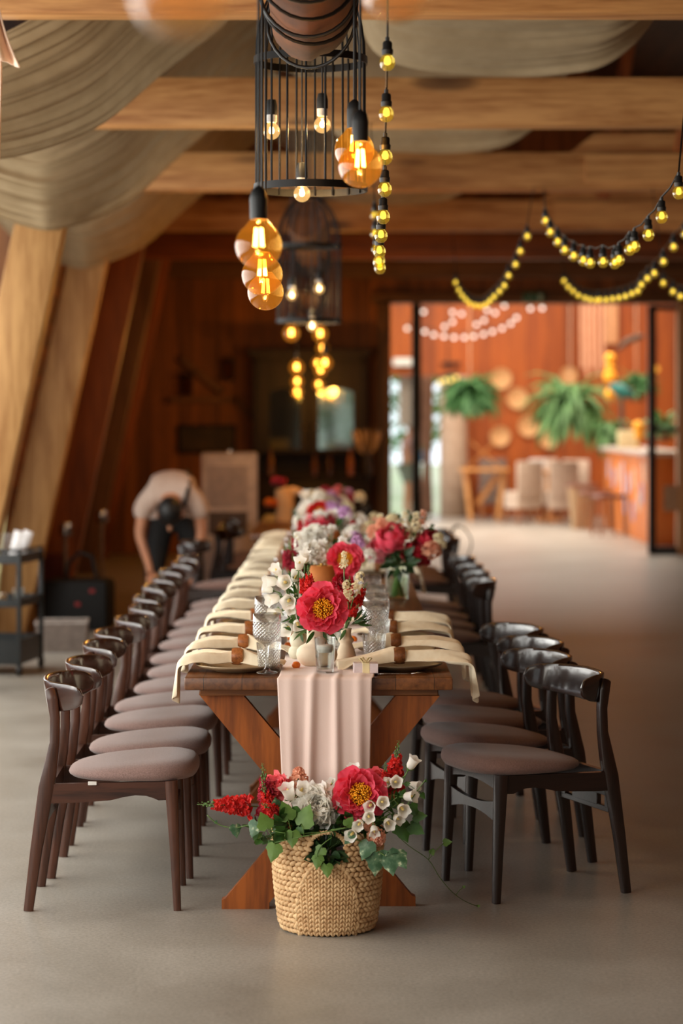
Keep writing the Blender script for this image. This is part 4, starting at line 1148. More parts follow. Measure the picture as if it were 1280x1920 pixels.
vine([(620, 1556, 7.42), (650, 1552, 7.41), (600, 1562, 7.41), (560, 1570, 7.41), (515, 1580, 7.42)], [(515, 1585, 7.41, (-.2, 0, -1), 1.1), (548, 1560, 7.41, (.0, 0, -1), 1), (500, 1552, 7.42, (-.4, 0, 1), 1.1), (565, 1545, 7.42, (.4, 0, .8), 1.4), (540, 1535, 7.43, (-.3, 0, .9), 1.2), (650, 1548, 7.41, (.4, 0, .6), .7)], GREENL, 3, r_, O, .05)
vine([(622, 1570, 7.41), (600, 1588, 7.40), (592, 1610, 7.40)], [(596, 1606, 7.395, (-.1, 0, -1), .9), (612, 1622, 7.395, (.1, 0, -1), .9), (604, 1590, 7.40, (-.5, 0, -.7), .9)], GREENL, 4, r_, O, .045)
vine([(745, 1530, 7.46), (770, 1500, 7.47), (785, 1478, 7.48), (798, 1462, 7.48)], [(770, 1510, 7.465, (.5, 0, -.9), 1.0), (790, 1488, 7.475, (.4, 0, -.7), .5), (797, 1466, 7.48, (.3, 0, 1), .25), (760, 1470, 7.47, (.9, 0, .1), .4)], GREEN, 5, r_, O, .042)
vine([(720, 1545, 7.46), (750, 1552, 7.46), (775, 1555, 7.47)], [(750, 1545, 7.455, (.3, 0, -.8), 1.5), (770, 1548, 7.46, (.8, 0, -.5), 1.2), (776, 1530, 7.46, (1, 0, 0), 1.0)], GREEN, 6, r_, O, .042)
vine([(730, 1552, 7.46), (765, 1585, 7.5), (803, 1612, 7.56), (824, 1645, 7.64), (848, 1673, 7.72), (872, 1690, 7.82), (897, 1700, 7.90)], [(808, 1594, 7.56, (.3, 0, -.6), .6), (832, 1580, 7.58, (.8, 0, .1), .8), (868, 1664, 7.75, (.6, 0, .5), .3), (895, 1699, 7.89, (1, 0, .1), .3)], GREENL, 7, r_, O, .034, th=.0013)

# ------------------------------------------------------------------ vases at the near end of the table
def mouth(px_x, y, h): return (px_x, y, TZ + .009 + h)
B = Bunch('open coral peony with golden stamens and red snapdragon in the round cream vase', mouth(-.083, 8.08, .13), 11)
B.peony(at(605, 1140, 7.99), (0.02, -1, .06), 1.0)
B.snap(at(583, 1122, 8.08), (-.1, -.1, 1), .62, (P_RED, P_RED)); B.snap(at(572, 1114, 8.1), (-.25, 0, 1), .42, (P_RED, P_MAG))
B.leaves(at(597, 1178, 8.06), (.055, .04, .02), 30, .05, .014, up=-.1); B.done()
B = Bunch('white bellflowers in the pale double bulb vase', mouth(-.147, 8.32, .09), 12)
for (px, py, dr, sc) in ((520, 1090, (-1, -.4, .0), 1.25), (536, 1092, (-.1, -1, .1), 1.35), (552, 1088, (.2, -.8, .5), 1.2), (560, 1068, (.1, -.6, .9), 1.15), (525, 1078, (-.5, -.6, .7), 1.1), (524, 1120, (-.9, -.5, -.2), 1.25), (543, 1124, (-.1, -1, -.1), 1.4),
        (526, 1147, (-.6, -.8, -.2), 1.35), (541, 1138, (.2, -1, -.2), 1.0), (545, 1172, (-.4, -.9, -.3), 1.3), (556, 1165, (.2, -1, -.4), 1.1), (571, 1056, (0, -.3, 1), 1.1), (512, 1108, (-1, -.2, .3), .9)):
    B.bell(at(px, py, 8.27 + B.rnd.uniform(-.03, .06)), dr, sc)
B.leaves(at(562, 1125, 8.32), (.045, .04, .1), 46, .045, .014); B.leaves(at(562, 1180, 8.3), (.04, .03, .012), 22, .035, .012, up=0); B.done()
B = Bunch('scarlet snapdragons with tiny cream blossoms in the ringed bottle vase', mouth(.016, 8.25, .108), 13)
B.snap(at(652, 1150, 8.25), (.05, -.1, 1), .72, (P_RED, P_RED)); B.snap(at(668, 1135, 8.24), (.45, -.2, 1), .5, (P_RED, P_RED)); B.snap(at(658, 1155, 8.2), (.3, -.6, .5), .42, (P_RED, P_RED))
B.spray(at(664, 1116, 8.22), (.3, 0, 1), 1.0); B.spray(at(652, 1128, 8.18), (-.1, -.3, 1), .9); B.spray(at(645, 1065, 8.35), (0, 0, 1), .7)
B.ruffle(at(640, 1098, 8.45), (.3, -.6, .7), .6, P_CRIMSON, name='carnation', n=60, W=.045)
B.leaves(at(655, 1168, 8.24), (.04, .03, .02), 26, .05, .012, up=0); B.done()

# ------------------------------------------------------------------ flower clusters further down the table
def cluster(label, d, x, seed, items, vs_=True, green=1.0):
    rn = random.Random(seed)
    m_ = (x, d, TZ + .14)
    if vs_:
        o = obj('vase', MB().add(lathe([(0, 0), (.03, 0), (.05, .03), (.052, .06), (.03, .1), (.028, .135), (.024, .135), (.024, .08), (0, .08)], 28)), CREAM, None, (x, d, TZ + .009))
        tag(o, 'cream vase under the ' + label.split(' in ')[0].replace('blurred ', '') , 'vase', 'ceramic vases')
    B = Bunch(label, m_, seed, 'flower clusters along the table')
    for it in items:
        k, px, py = it[0], it[1], it[2]; mt = it[3] if len(it) > 3 else None; sc = it[4] if len(it) > 4 else 1.0
        dd = d + rn.uniform(-.12, .10); p = at(px, py, dd)
        q = (p - Vector(m_)); dr = Vector((q.x * 2.0, -.35 + q.y, .45 + max(0, q.z))).normalized() + Vector((rn.uniform(-.2, .2), 0, 0))
        if k == 'pe': B.peony(p, (dr.x * .5, -1, .3), sc, mt)
        elif k == 'bu': B.bud(p - Vector((0, 0, .03)), dr, sc, mt)
        elif k == 'ru': B.ruffle(p, dr, sc, mt)
        elif k == 'ca': B.ruffle(p, dr, sc, mt, name='carnation', n=60, W=.045)
        elif k == 'sn': B.snap(p - Vector((0, 0, .06)), (dr.x * .6, -.1, 1), sc, mt)
        elif k == 'be': B.bell(p, dr, sc)
        elif k == 'sk': B.stock(p, dr, sc, mt)
        elif k == 'sp': B.spray(p, (dr.x, -.1, 1), sc, mt)
    B.leaves((x, d, TZ + .22), (.11, .09, .07), int(46 * green), .05, .018)
    return B.done()
W_, C_, R_, PK, LI = P_WHITE, P_CREAM, (P_RED, P_RED), P_PINK, P_LILAC
MG = (P_MAG, P_RED)
cluster('red snapdragons and coral peony in a cluster just behind the near lamp shade', 9.75, -.075, 31,
        [('pe', 646, 1052, None, .9), ('sn', 551, 1050, MG, .8), ('sn', 562, 1065, MG, .7), ('sn', 540, 1040, MG, .6), ('ru', 587, 1042, W_, .85), ('ca', 570, 1068, P_MAG, .6), ('be', 605, 1030), ('be', 636, 1025), ('be', 648, 1035), ('sk', 612, 1052, C_, 1), ('sk', 600, 1058, C_, .9), ('sp', 560, 1035, W_), ('sk', 662, 1040, LI, 1.0), ('sk', 668, 1020, LI, .9), ('sk', 655, 1062, W_, .9), ('ca', 645, 1098, P_CRIMSON, .6), ('sk', 595, 1070, W_, .9)])
cluster('white and lilac blooms in a loose cluster around the second lamp shade', 11.1, -.06, 32,
        [('ru', 590, 1010, W_, 1.0), ('ru', 575, 1020, C_, .9), ('be', 620, 1002, None, 1.1), ('be', 645, 1015, None, 1.2), ('be', 655, 1018, None, 1.1), ('sk', 663, 1015, LI, 1.2), ('sk', 668, 1025, LI, 1.1), ('sk', 600, 1030, C_, 1.2), ('sn', 557, 1020, MG, .7), ('sk', 625, 1035, W_, 1.2), ('sk', 680, 1030, W_, 1.2), ('sk', 690, 1045, W_, 1.1), ('sk', 672, 1055, C_, 1.1), ('sk', 565, 1040, W_, 1)])
cluster('pink and white cluster in the middle of the long table behind the second lamp', 12.8, -.04, 33,
        [('ca', 597, 993, P_CORAL, 1.1), ('ca', 610, 988, P_CORAL, 1.0), ('be', 580, 985, None, 1.4), ('be', 626, 975, None, 1.4), ('sn', 568, 985, MG, .7), ('sn', 655, 985, MG, .7), ('be', 672, 985, None, 1.4), ('sk', 640, 990, W_, 1.4), ('sk', 692, 995, C_, 1.4), ('ca', 689, 996, P_ORANGE, .55), ('sk', 705, 985, P_PEACH, 1.2), ('sk', 645, 965, LI, 1.2), ('ru', 634, 985, W_, .8), ('ru', 600, 975, W_, .8), ('sk', 660, 1000, W_, 1.3), ('sk', 700, 1010, C_, 1.3)])
cluster('scarlet peony amid white flowers in the cluster fourth from the near end', 14.4, -.05, 34,
        [('pe', 600, 965, P_RED, 1.0), ('be', 570, 970, None, 1.6), ('be', 580, 960, None, 1.6), ('ru', 583, 978, W_, .9), ('ru', 625, 970, W_, .9), ('sk', 620, 955, LI, 1.3), ('sk', 628, 960, LI, 1.3), ('sk', 645, 962, W_, 1.4), ('sk', 565, 980, W_, 1.4), ('sn', 566, 982, MG, .7), ('sk', 640, 978, C_, 1.4), ('sk', 672, 975, W_, 1.2), ('sk', 700, 975, C_, 1.2), ('sk', 655, 975, W_, 1.3)])
cluster('white bellflower cluster in the blur fifth from the near end', 16.0, -.1, 35,
        [('be', 575, 940, None, 1.8), ('be', 585, 948, None, 1.8), ('ru', 595, 950, W_, 1.0), ('ru', 612, 945, W_, 1.0), ('sk', 628, 948, LI, 1.5), ('sk', 600, 935, W_, 1.6), ('sk', 620, 935, LI, 1.4), ('sk', 575, 955, W_, 1.6), ('sk', 640, 945, W_, 1.5), ('sk', 585, 935, C_, 1.5), ('sk', 650, 955, C_, 1.4)])
cluster('mauve and pink cluster in the farthest vase on the long table', 18.6, -.06, 36,
        [('sk', 625, 930, P_PINK, 1.6), ('sk', 640, 935, LI, 1.8), ('sk', 650, 930, LI, 1.6), ('sn', 637, 930, R_, .6), ('sk', 610, 925, P_MAG, 1.5), ('sk', 615, 935, P_PINK, 1.6), ('sk', 655, 938, P_MAG, 1.4), ('sk', 600, 932, W_, 1.6), ('sk', 672, 935, C_, 1.5), ('sk', 634, 922, P_PINK, 1.3)])

# pleated lamp shades on slim stems
SHADE = simple('apricot_shade', (226, 150, 84), .7, c2=(214, 134, 70), scale=8, trans=.4)
def lamp(x, y, zb, label):
    r = thing('table_lamp', label, 'lamp', (x, y, TZ + .009), 0, 'pleated table lamps')
    h0 = zb - TZ - .009
    obj('base', MB().add(lathe([(0, 0), (.04, 0), (.042, .004), (.038, .008), (.008, .012), (0, .012)], 28)), BRASS, r)
    obj('stem', MB().add(tube([(0, 0, .01), (0, 0, h0 + .085)], .005, 10)), BRASS, r)
    n = 120; vs = []; fs = []
    for (R_, z) in ((.066, h0), (.053, h0 + .044), (.041, h0 + .086)):
        for k in range(n):
            rr = R_ * (1 + .022 * (-1) ** k); a = 2 * pi * k / n; vs.append((rr * cos(a), rr * sin(a), z))
    for i in range(2):
        for k in range(n): fs.append((i * n + k, i * n + (k + 1) % n, (i + 1) * n + (k + 1) % n, (i + 1) * n + k))
    s = obj('lamp_shade', MB().add((vs, fs)), SHADE, r, angle=180); solid(s, .0012, 0)
    obj('finial', MB().add(tube([(.02 * cos(a_), .02 * sin(a_), h0 + .086) for a_ in [2 * pi * k / 16 for k in range(17)]], .002, 6)).add(ball((0, 0, h0 + .09), .006, 8, 6)), BRASS, r)
    return r
lamp((603 - 640) * 9.3 / 4500, 9.3, .955, 'apricot pleated table lamp right behind the big coral peony')
lamp((619 - 640) * 11.5 / 4500, 11.45, .985, 'apricot pleated table lamp among white and lilac flowers, the farther one')

# ------------------------------------------------------------------ bouquet in the glass cylinder, on the right
VX, VY = (744 - 640) * 11.1 / 4500, 11.1
r = obj('glass_vase', MB().add(lathe([(0, 0), (.05, 0), (.053, .003), (.056, .165), (.053, .165), (.050, .012), (0, .010)], 36)), thin_glass('vase_glass', (.95, .98, .94), .25), None, (VX, VY, TZ + .001), angle=60)
tag(r, 'clear glass cylinder vase holding the crimson peony bouquet', 'vase')
obj('water', MB().add(lathe([(0, .012), (.0495, .012), (.052, .105), (0, .105)], 30)), thin_glass('vase_water', (.9, .95, .88), .2), r)
B = Bunch('bouquet of crimson peony buds with peach stock in the glass cylinder vase', (VX, VY, TZ + .15), 41)
for k in range(16):
    a = k * 2.4; B.stems.add(tube([(.03 * cos(a + 2), .03 * sin(a + 2), -.135), (0, 0, -.02), (.03 * cos(a), .03 * sin(a), .08)], .0035, 6))
for (k, px, py, mt, sc) in (('bu', 733, 1010, P_CORAL, 1.35), ('bu', 777, 1035, P_CRIMSON, 1.3), ('bu', 800, 1010, P_CRIMSON, 1.05), ('bu', 716, 1030, P_PINK, 1.15), ('sk', 760, 1003, C_, 1.0), ('sk', 805, 1035, P_PEACH, 1.4), ('sk', 790, 1050, P_PEACH, 1.2), ('sk', 775, 1055, P_PEACH, 1.0),
        ('sk', 720, 990, P_PEACH, 1.3), ('sk', 735, 980, C_, 1.1), ('sk', 704, 1000, P_PEACH, 1.2), ('sp', 758, 985, C_, 1.1), ('sp', 778, 985, C_, 1.1), ('sp', 790, 978, P_PEACH, 1), ('sp', 745, 985, W_, 1.0), ('sk', 820, 1010, C_, .8), ('sk', 826, 1022, C_, .7), ('ru', 717, 1042, W_, .5), ('sp', 770, 995, C_, 1), ('sp', 715, 985, C_, 1.0)):
    p = at(px, py, VY + B.rnd.uniform(-.08, .02)); q = p - Vector((VX, VY, TZ + .2)); dr = (q.x * 3, -.6, .5 + q.z)
    if k == 'bu': B.bud(p - Vector((0, 0, .03)), dr, sc, mt)
    elif k == 'sk': B.stock(p, dr, sc, mt)
    elif k == 'sp': B.spray(p - Vector((0, 0, .03)), (q.x, 0, 1), sc, mt)
    else: B.ruffle(p, dr, sc, mt)
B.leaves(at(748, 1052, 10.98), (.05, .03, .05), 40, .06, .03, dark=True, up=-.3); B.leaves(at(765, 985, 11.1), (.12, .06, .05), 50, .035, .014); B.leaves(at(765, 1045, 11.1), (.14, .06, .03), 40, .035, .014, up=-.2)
B.done()
# ================================================================== DRAPES
SHEER = simple('sheer_beige_cloth', (178, 156, 122), .85, c2=(166, 144, 110), scale=10, bump=.15, bscale=260, trans=.25)
# x, height of the lower edge, depth of the bunch, height of the upper edge above the lower one
DR = [(-2.6, 3.75, .5, .35), (-2.35, 3.35, .42, .42), (-2.1, 3.02, .4, .45), (-1.85, 2.80, .4, .46), (-1.6, 2.71, .42, .46), (-1.45, 2.70, .45, .46), (-1.25, 2.79, .75, .46), (-1.056, 2.93, 1.05, .45), (-.846, 3.19, 1.45, .42), (-.62, 3.45, 1.85, .38), (-.43, 3.70, 2.2, .32),
      (-.2, 3.88, 2.3, .25), (.03, 3.72, 2.3, .28), (.16, 3.46, 2.3, .36), (.35, 3.37, 2.3, .42), (.6, 3.34, 2.3, .45), (.85, 3.33, 2.3, .45), (1.1, 3.335, 2.2, .45), (1.3, 3.37, 2.1, .42), (1.47, 3.5, 2.0, .35), (1.6, 3.73, 1.9, .3), (1.75, 4.1, 1.8, .2), (1.9, 4.55, 1.8, .1)]
def cr(P, t):
    n = len(P) - 1; f = min(max(t * n, 0), n - 1e-6); i = int(f); f -= i
    a, b_, c, e = P[max(i - 1, 0)], P[i], P[i + 1], P[min(i + 2, n)]
    return [.5 * ((2 * b_[k]) + (c[k] - a[k]) * f + (2 * a[k] - 5 * b_[k] + 4 * c[k] - e[k]) * f * f + (3 * b_[k] - a[k] - 3 * c[k] + e[k]) * f ** 3) for k in range(len(b_))]
def drape(label, y0, seed):
    rn = random.Random(seed)
    ph = [rn.uniform(0, 6) for _ in range(6)]
    def f(u, v):
        X, Z, Wd, Rs = cr(DR, u)
        t = v; k = 2 * pi * t
        # gathers run along the hanging curve
        fold_ = .40 * sin(k * 3 + ph[0] + 1.2 * sin(u * 6 + ph[3])) + .46 * sin(k * 6.5 + ph[1] + 1.6 * sin(u * 7 + ph[4])) + .40 * sin(k * 11 + ph[2] + 2.0 * sin(u * 6 + ph[0])) + .22 * sin(k * 19 + ph[5] - 1.8 * sin(u * 8 + ph[1]))
        ln = sqrt(Wd * Wd + Rs * Rs); ny, nz = -Rs / ln, -Wd / ln
        amp = .017 + .010 * min(1, ln)
        hem = max(0, (t - .96) / .04) ** 2 * .03
        y = y0 + Wd * t
        return (X - .054 * (y0 - 9.75) + .0 * t, y + ny * amp * fold_, Z + Rs * (1 - t) ** 1.25 + nz * amp * fold_ + hem)
    o = obj('ceiling_drape', MB().add(grid(f, 110, 200)), SHEER, angle=180)
    return tag(o, label, 'drape', 'sheer ceiling drapes')
drape('sheer beige cloth swag nearest the camera, filling the upper left corner', 9.78, 1)
drape('sheer beige cloth swag between the first and second full ceiling beams', 13.48, 2)
drape('sheer beige cloth swag ending lowest, in front of the second pale post', 17.25, 3)
# peach cloth gathered at the upper left edge, nearer than the swags
PEACHC = simple('peach_cloth', (255, 228, 204), .8, c2=(250, 214, 186), scale=6, trans=.12)
def pc(u, v):
    z = at(0, -60, 9.0).z * (1 - u) + at(0, 108 + 14 * v, 9.0).z * u
    wd = .02 + .075 * u ** 2.0
    return (at(-6, 0, 9.0).x - .03 + wd * v * 1.25, 9.0 + .03 * sin(v * 9 + 1), z - .03 * u * abs(v - .6))
o = obj('peach_curtain', MB().add(grid(pc, 20, 24)), PEACHC, angle=180); solid(o, .006)
tag(o, 'peach cloth tail hanging at the upper left edge of the photo', 'curtain')
o = obj('peach_ribbon', MB().add(tube([at(1, 60, 9.05), at(2, 150, 9.05), at(0, 230, 9.05), at(-2, 300, 9.05)], [(.004, .012)] * 4, 8)), PEACHC)
tag(o, 'narrow peach ribbon hanging below the peach cloth tail', 'ribbon')

# ================================================================== HANGING LIGHTS
LOGW = simple('rough_log', (112, 66, 33), .95, c2=(60, 33, 17), scale=9, bump=1.0, bscale=11, stretch=(1, .35, 1))
AMBER = thin_glass('amber_glass', (1.0, .74, .34), .10, (1.0, .36, .03), .22)
AMBER_D = thin_glass('dim_amber_glass', (1.0, .74, .44), .12, haze=.18)
FILA = emit('filament', (1.0, .62, .22), 26)
FILA_F = emit('far_filament', (1.0, .55, .16), 14)
WARMB = thin_glass('warm_clear_glass', (1.0, .88, .62), .14, (1.0, .6, .22), .5)
WARMF = emit('warm_filament', (1.0, .74, .40), 22)
def g_prof(R, neck, n=14):
    """globe bulb hanging neck up; z=0 is the lowest point"""
    out = [(0, 0)]
    for i in range(1, n):
        a = pi * i / n * .86
        out.append((R * sin(a), R - R * cos(a)))
    zt = out[-1][1]
    out += [(max(neck, out[-1][0] * .8), zt + R * .16), (neck, zt + R * .36), (neck, zt + R * .5)]
    return out, zt + R * .5
def log(label, x, y0, y1, r0, z, seed):
    rn = random.Random(seed)
    root = thing('hanging_log', label, 'log', (x, y0, z), 0, 'hanging light logs')
    p = [rn.uniform(0, 6) for _ in range(4)]
    n = 30; m_ = 24
    def f(u, v):
        a = 2 * pi * v
        rr = r0 * (1 + .02 * sin(11 * a + u * 9 + p[3]) + .05 * sin(3 * a + p[0]) + .03 * sin(7 * a + u * 4 + p[1]) + .025 * sin(u * 17 + 2 * a + p[2]))
        if u > .97: rr *= .95
        return (rr * cos(a), (y1 - y0) * u, rr * sin(a))
    vs, fs = grid(f, n, m_, wrap_v=True); k = len(vs)
    fs.append(tuple(range(m_))[::-1]); fs.append(tuple(range(k - m_, k)))
    obj('trunk', MB().add((vs, fs)), LOGW, root, angle=60)
    rn_s = [rn.random() for _ in range(7)]
    # cables wound round it, slack underneath
    for j in range(7):
        yy = (y1 - y0) * (1 - .02 - j * .045) - rn.uniform(0, .03); tl = rn.uniform(-.22, .22); sl = rn.uniform(1.05, 1.16)
        pts = [(r0 * sl * cos(a_), yy + tl * sin(a_ * .5) , r0 * (sl + .10 * rn_s[j % 7] * max(0, -sin(a_ + .4 * (rn_s[j % 7] - .5)))) * sin(a_)) for a_ in [2 * pi * q / 30 for q in range(31)]]
        obj('cable_loop', MB().add(tube(pts, .006, 6, cap=False)), CABLE, root, angle=180)
    for yy in (.25, y1 - y0 - .25):
        obj('hanging_cable', MB().add(tube([(0, yy, r0 * .9), (0, yy, 6.63 - .64 * (.3 - x) - z)], .006, 6)), CABLE, root)
    return root
LZ = 2.925
log('rough log wound with black cables above the near birdcage lamp', -.10, 2.3, 7.95, .133, LZ, 3)
log('second rough log hanging behind the small birdcage lamp', -.235, 15.7, 20.0, .135, LZ, 4)
log('third rough log far back above the amber bulbs', -.335, 22.6, 27.0, .15, LZ, 5)
def glow(name, p, watts, parent, col):
    l = bpy.data.lights.new(name, 'POINT'); l.energy = watts; l.color = col; l.shadow_soft_size = .012
    o = bpy.data.objects.new(name, l); COL.objects.link(o); o.parent = parent; o.location = Vector(p) - parent.location
    return o
FILA_D = emit('dim_filament', (1.0, .5, .15), 4)
def pendant(label, x, y, zb, R=.059, far=False, f0=.95):
    r = thing('pendant_bulb', label, 'bulb', (x, y, zb), 0, 'amber globe bulbs')
    pr, zt = g_prof(R, R * .30)
    obj('glass_bulb', MB().add(lathe(pr, 32 if not far else 18)), AMBER if f0 < 1 else AMBER_D, r, angle=180)
    fl = MB()
    for k in range(4):
        a = k * pi / 2 + .5
        fl.add(tube([(.013 * cos(a), .013 * sin(a), R * f0), (.009 * cos(a), .009 * sin(a), R * 1.75)], .0028, 5))
    if far: fl = MB().add(tube([(0, 0, R * .7), (0, 0, R * 1.5)], .016, 8))
    obj('filament', fl, FILA_F if far else (FILA_D if f0 > 1 else FILA), r)
    obj('socket', MB().add(lathe([(0, zt - .012), (R * .36, zt - .012), (R * .38, zt + .04), (R * .30, zt + .062), (.006, zt + .072), (0, zt + .072)], 20)), BLACKP, r, angle=50)
    obj('cable', MB().add(tube([(0, 0, zt + .06), (0, 0, (6.63 - .64 * (.3 - x) if far else LZ) - zb)], .0035, 6)), CABLE, r)
    if f0 < 1: glow('bulb_light', (x, y, zb + R * (.35 if far else 1.3)), 16 if far else 6, r, (1.0, .56, .2))
    return r
pendant('big amber globe bulb nearest the camera, cut off at the top left', (338 - 640) * 2.74 / 4500, 2.74, 2.05, f0=1.4)
pendant('blurred amber globe bulb cut off by the top edge, right of the log', (742 - 640) * 4.1 / 4500, 4.1, 2.292, f0=1.4)
pendant('amber globe bulb hanging topmost of the overlapping left trio', -.207, 6.0, 1.987)
pendant('middle amber globe bulb of the overlapping left trio', -.228, 6.9, 1.967)
pendant('lowest looking amber globe bulb of the overlapping left trio', -.246, 7.78, 1.962)
pendant('front amber globe bulb of the pair right of the near birdcage', .050, 6.4, 2.228)
pendant('rear amber globe bulb of the pair right of the near birdcage', .038, 7.08, 2.345)
for (px, py, d, lab) in ((546, 641, 16.6, 'amber bulb below the left rim of the small birdcage lamp'), (600, 641, 18.0, 'amber bulb below the right rim of the small birdcage lamp'), (556, 703, 19.2, 'upper amber bulb of the left column above the dark cabinet'), (557, 727, 23.5, 'middle amber bulb of the left column above the dark cabinet'), (557, 745, 26.3, 'lowest amber bulb of the left column above the dark cabinet'),
        (609, 695, 18.8, 'upper amber bulb of the right column above the dark cabinet'), (601, 706, 22.8, 'second amber bulb of the right column above the dark cabinet'), (595, 692, 25.0, 'small amber bulb left in the right column above the cabinet'), (597, 731, 26.6, 'lowest amber bulb of the right column above the dark cabinet'), (604, 664, 24, 'faint amber bulb topmost of the right column')):
    p = at(px, py, d); pendant(lab, p.x, d, p.z, .059, True)

def cage_bulb(root, x, y, z, R=.030, top=3.0):
    pr, zt = g_prof(R, R * .5)
    b_ = obj('bulb', MB().add(lathe(pr, 20)), WARMB, root, (x, y, z), angle=180)
    obj('filament', MB().add(ball((0, 0, R * 1.05), (.010, .010, .012), 8, 6)), WARMF, b_)
    obj('collar', MB().add(lathe([(0, zt - .008), (R * .62, zt - .008), (R * .64, zt + .02), (0, zt + .02)], 16)), WHITEP, b_)
    obj('socket', MB().add(lathe([(0, zt + .018), (R * .68, zt + .018), (R * .68, zt + .05), (R * .5, zt + .072), (0, zt + .076)], 16)), BLACKP, b_)
    obj('cable', MB().add(tube([(0, 0, zt + .07), (0, 0, top - z)], .003, 6)), CABLE, b_)
    l = glow('bulb_light', (0, 0, R * 1.05), 5, b_, (1.0, .7, .4)); l.location = (0, 0, R * .35)
def birdcage(label, x, y, z0, z1, R, apex, bulbs):
    r = thing('birdcage_lamp', label, 'pendant lamp', (x, y, z0), 0, 'birdcage lamps')
    H1 = z1 - z0; A = apex - z0
    for (nm, zz, hh) in (('ring', 0, .026), ('ring', H1, .026)):
        obj(nm, MB().add(lathe([(R - .003, zz - hh / 2), (R + .003, zz - hh / 2), (R + .003, zz + hh / 2), (R - .003, zz + hh / 2), (R - .003, zz - hh / 2)], 56)), BLACKM, r)
    nb = 18
    bar = None
    pts = [(R - .006, 0, -.01), (R - .006, 0, H1 * .5), (R - .006, 0, H1)]
    for q in range(1, 9):
        t = q / 8 * pi / 2; pts.append(((R - .006) * cos(t) + .012 * (q / 8), 0, H1 + (A - H1) * sin(t)))
    bar = MB().add(tube(pts, .0042, 6)).mesh('bar', BLACKM)
    for k in range(nb):
        link('bar', bar, r, (0, 0, 0), (0, 0, 2 * pi * (k + .3) / nb))
    obj('cap', MB().add(lathe([(0, A - .012), (.03, A - .012), (.03, A + .012), (.008, A + .03), (0, A + .03)], 20)), BLACKM, r)
    obj('hanging_cable', MB().add(tube([(0, 0, A), (0, 0, 6.63 - .64 * (.3 - x) - z0)], .005, 6)), CABLE, r)
    for (bx, by, bz) in bulbs: cage_bulb(r, bx - x, by - y, bz - z0, .03, A + z0 - .02)
    return r
def pz(px, py, d): p = at(px, py, d); return (p.x, p.y, p.z)
birdcage('large black birdcage pendant lamp with three small bulbs, just behind the log', -.110, 8.55, 2.432, 2.885, .200, 3.22, [pz(509, 262, 8.5), pz(604, 250, 8.55), pz(566, 379, 8.62)])
birdcage('small looking black birdcage pendant lamp hanging farther down the hall', -.200, 14.75, 2.203, 2.662, .200, 2.965, [pz(547, 563, 14.7), pz(598, 551, 14.7), pz(585, 621, 14.85)])

# ------------------------------------------------------------------ festoon lights
FEST = thin_glass('festoon_bulb', (1.0, .90, .42), .16, (1.0, .62, .05), .13)
FESTF = emit('festoon_led', (1.0, .74, .16), 2.2)
fb_me = MB().add(lathe([(0, -.045), (.010, -.0435), (.0185, -.036), (.0225, -.024), (.0205, -.011), (.013, -.002), (.012, .004)], 20)).mesh('bulb', FEST, 180)
fl_me = MB().add(lathe([(0, -.030), (.009, -.026), (.010, -.014), (.006, -.004), (0, -.002)], 10)).mesh('led', FESTF, 180)
fs_me = MB().add(lathe([(0, 0), (.0155, 0), (.0165, .014), (.0135, .018), (.0135, .034), (.0105, .038), (0, .040)], 14)).add(tube([(0, 0, .038), (0, 0, .05)], .006, 6)).mesh('socket', BLACKP)
WHTB = emit('white_festoon_glow', (1.0, .86, .72), 3.0)
wb_me = MB().add(ball((0, 0, -.03), .030, 14, 9)).mesh('bulb', WHTB, 180)
def festoon(label, pts, group='festoon lights', me=None, wire=None, ends=None):
    """pts: px, py of each bulb, depth"""
    P = [at(*p) for p in pts]
    r = thing('string_light', label, 'string light', P[0], 0, group)
    Q = [p - P[0] + Vector((0, 0, .052)) for p in P]
    W = []
    for i in range(len(Q)):
        W.append(Q[i])
        if i + 1 < len(Q): W.append((Q[i] + Q[i + 1]) / 2 - Vector((0, 0, .012)))
    if ends: W = [Vector(ends[0]) - P[0]] + W + [Vector(ends[1]) - P[0]]
    if wire: W = [at(*p) - P[0] for p in wire[0]] + W + [at(*p) - P[0] for p in wire[1]]
    obj('wire', MB().add(tube(W, .0035, 5)), CABLE, r, angle=180)
    for q in Q:
        b_ = link('bulb', me or fb_me, r, q - Vector((0, 0, .052)))
        if me is None:
            link('led', fl_me, b_)
        link('socket', fs_me, b_)
festoon('yellow festoon lights hanging in a vertical line right of the near birdcage', [(726, 103, 6.75), (724, 200, 6.95), (722, 281, 7.15), (721, 342, 7.4), (718, 394, 7.65), (714, 430, 7.95), (711, 460, 8.3), (710, 480, 8.7), (712, 492, 9.1), (711, 478, 9.9), (706, 458, 10.6), (703, 430, 11.2), (702, 396, 11.8)],
        ends=((.123, 6.45, 6.5), (.16, 13.22, 3.24)))
festoon('nearest yellow festoon light swag below the right beams', [(1272, 350, 8.4), (1240, 396, 8.7), (1215, 430, 9.0), (1189, 452, 9.3), (1180, 458, 9.5), (1160, 478, 9.7), (1152, 484, 9.9), (1130, 482, 10.2), (1106, 484, 10.5), (1093, 480, 10.8), (1075, 472, 11.2), (1058, 461, 11.6), (1045, 446, 11.9), (1031, 428, 12.2), (1022, 407, 12.5)],
        ends=((1.4, 9.55, 3.24), (1.43, 16.99, 3.24)))
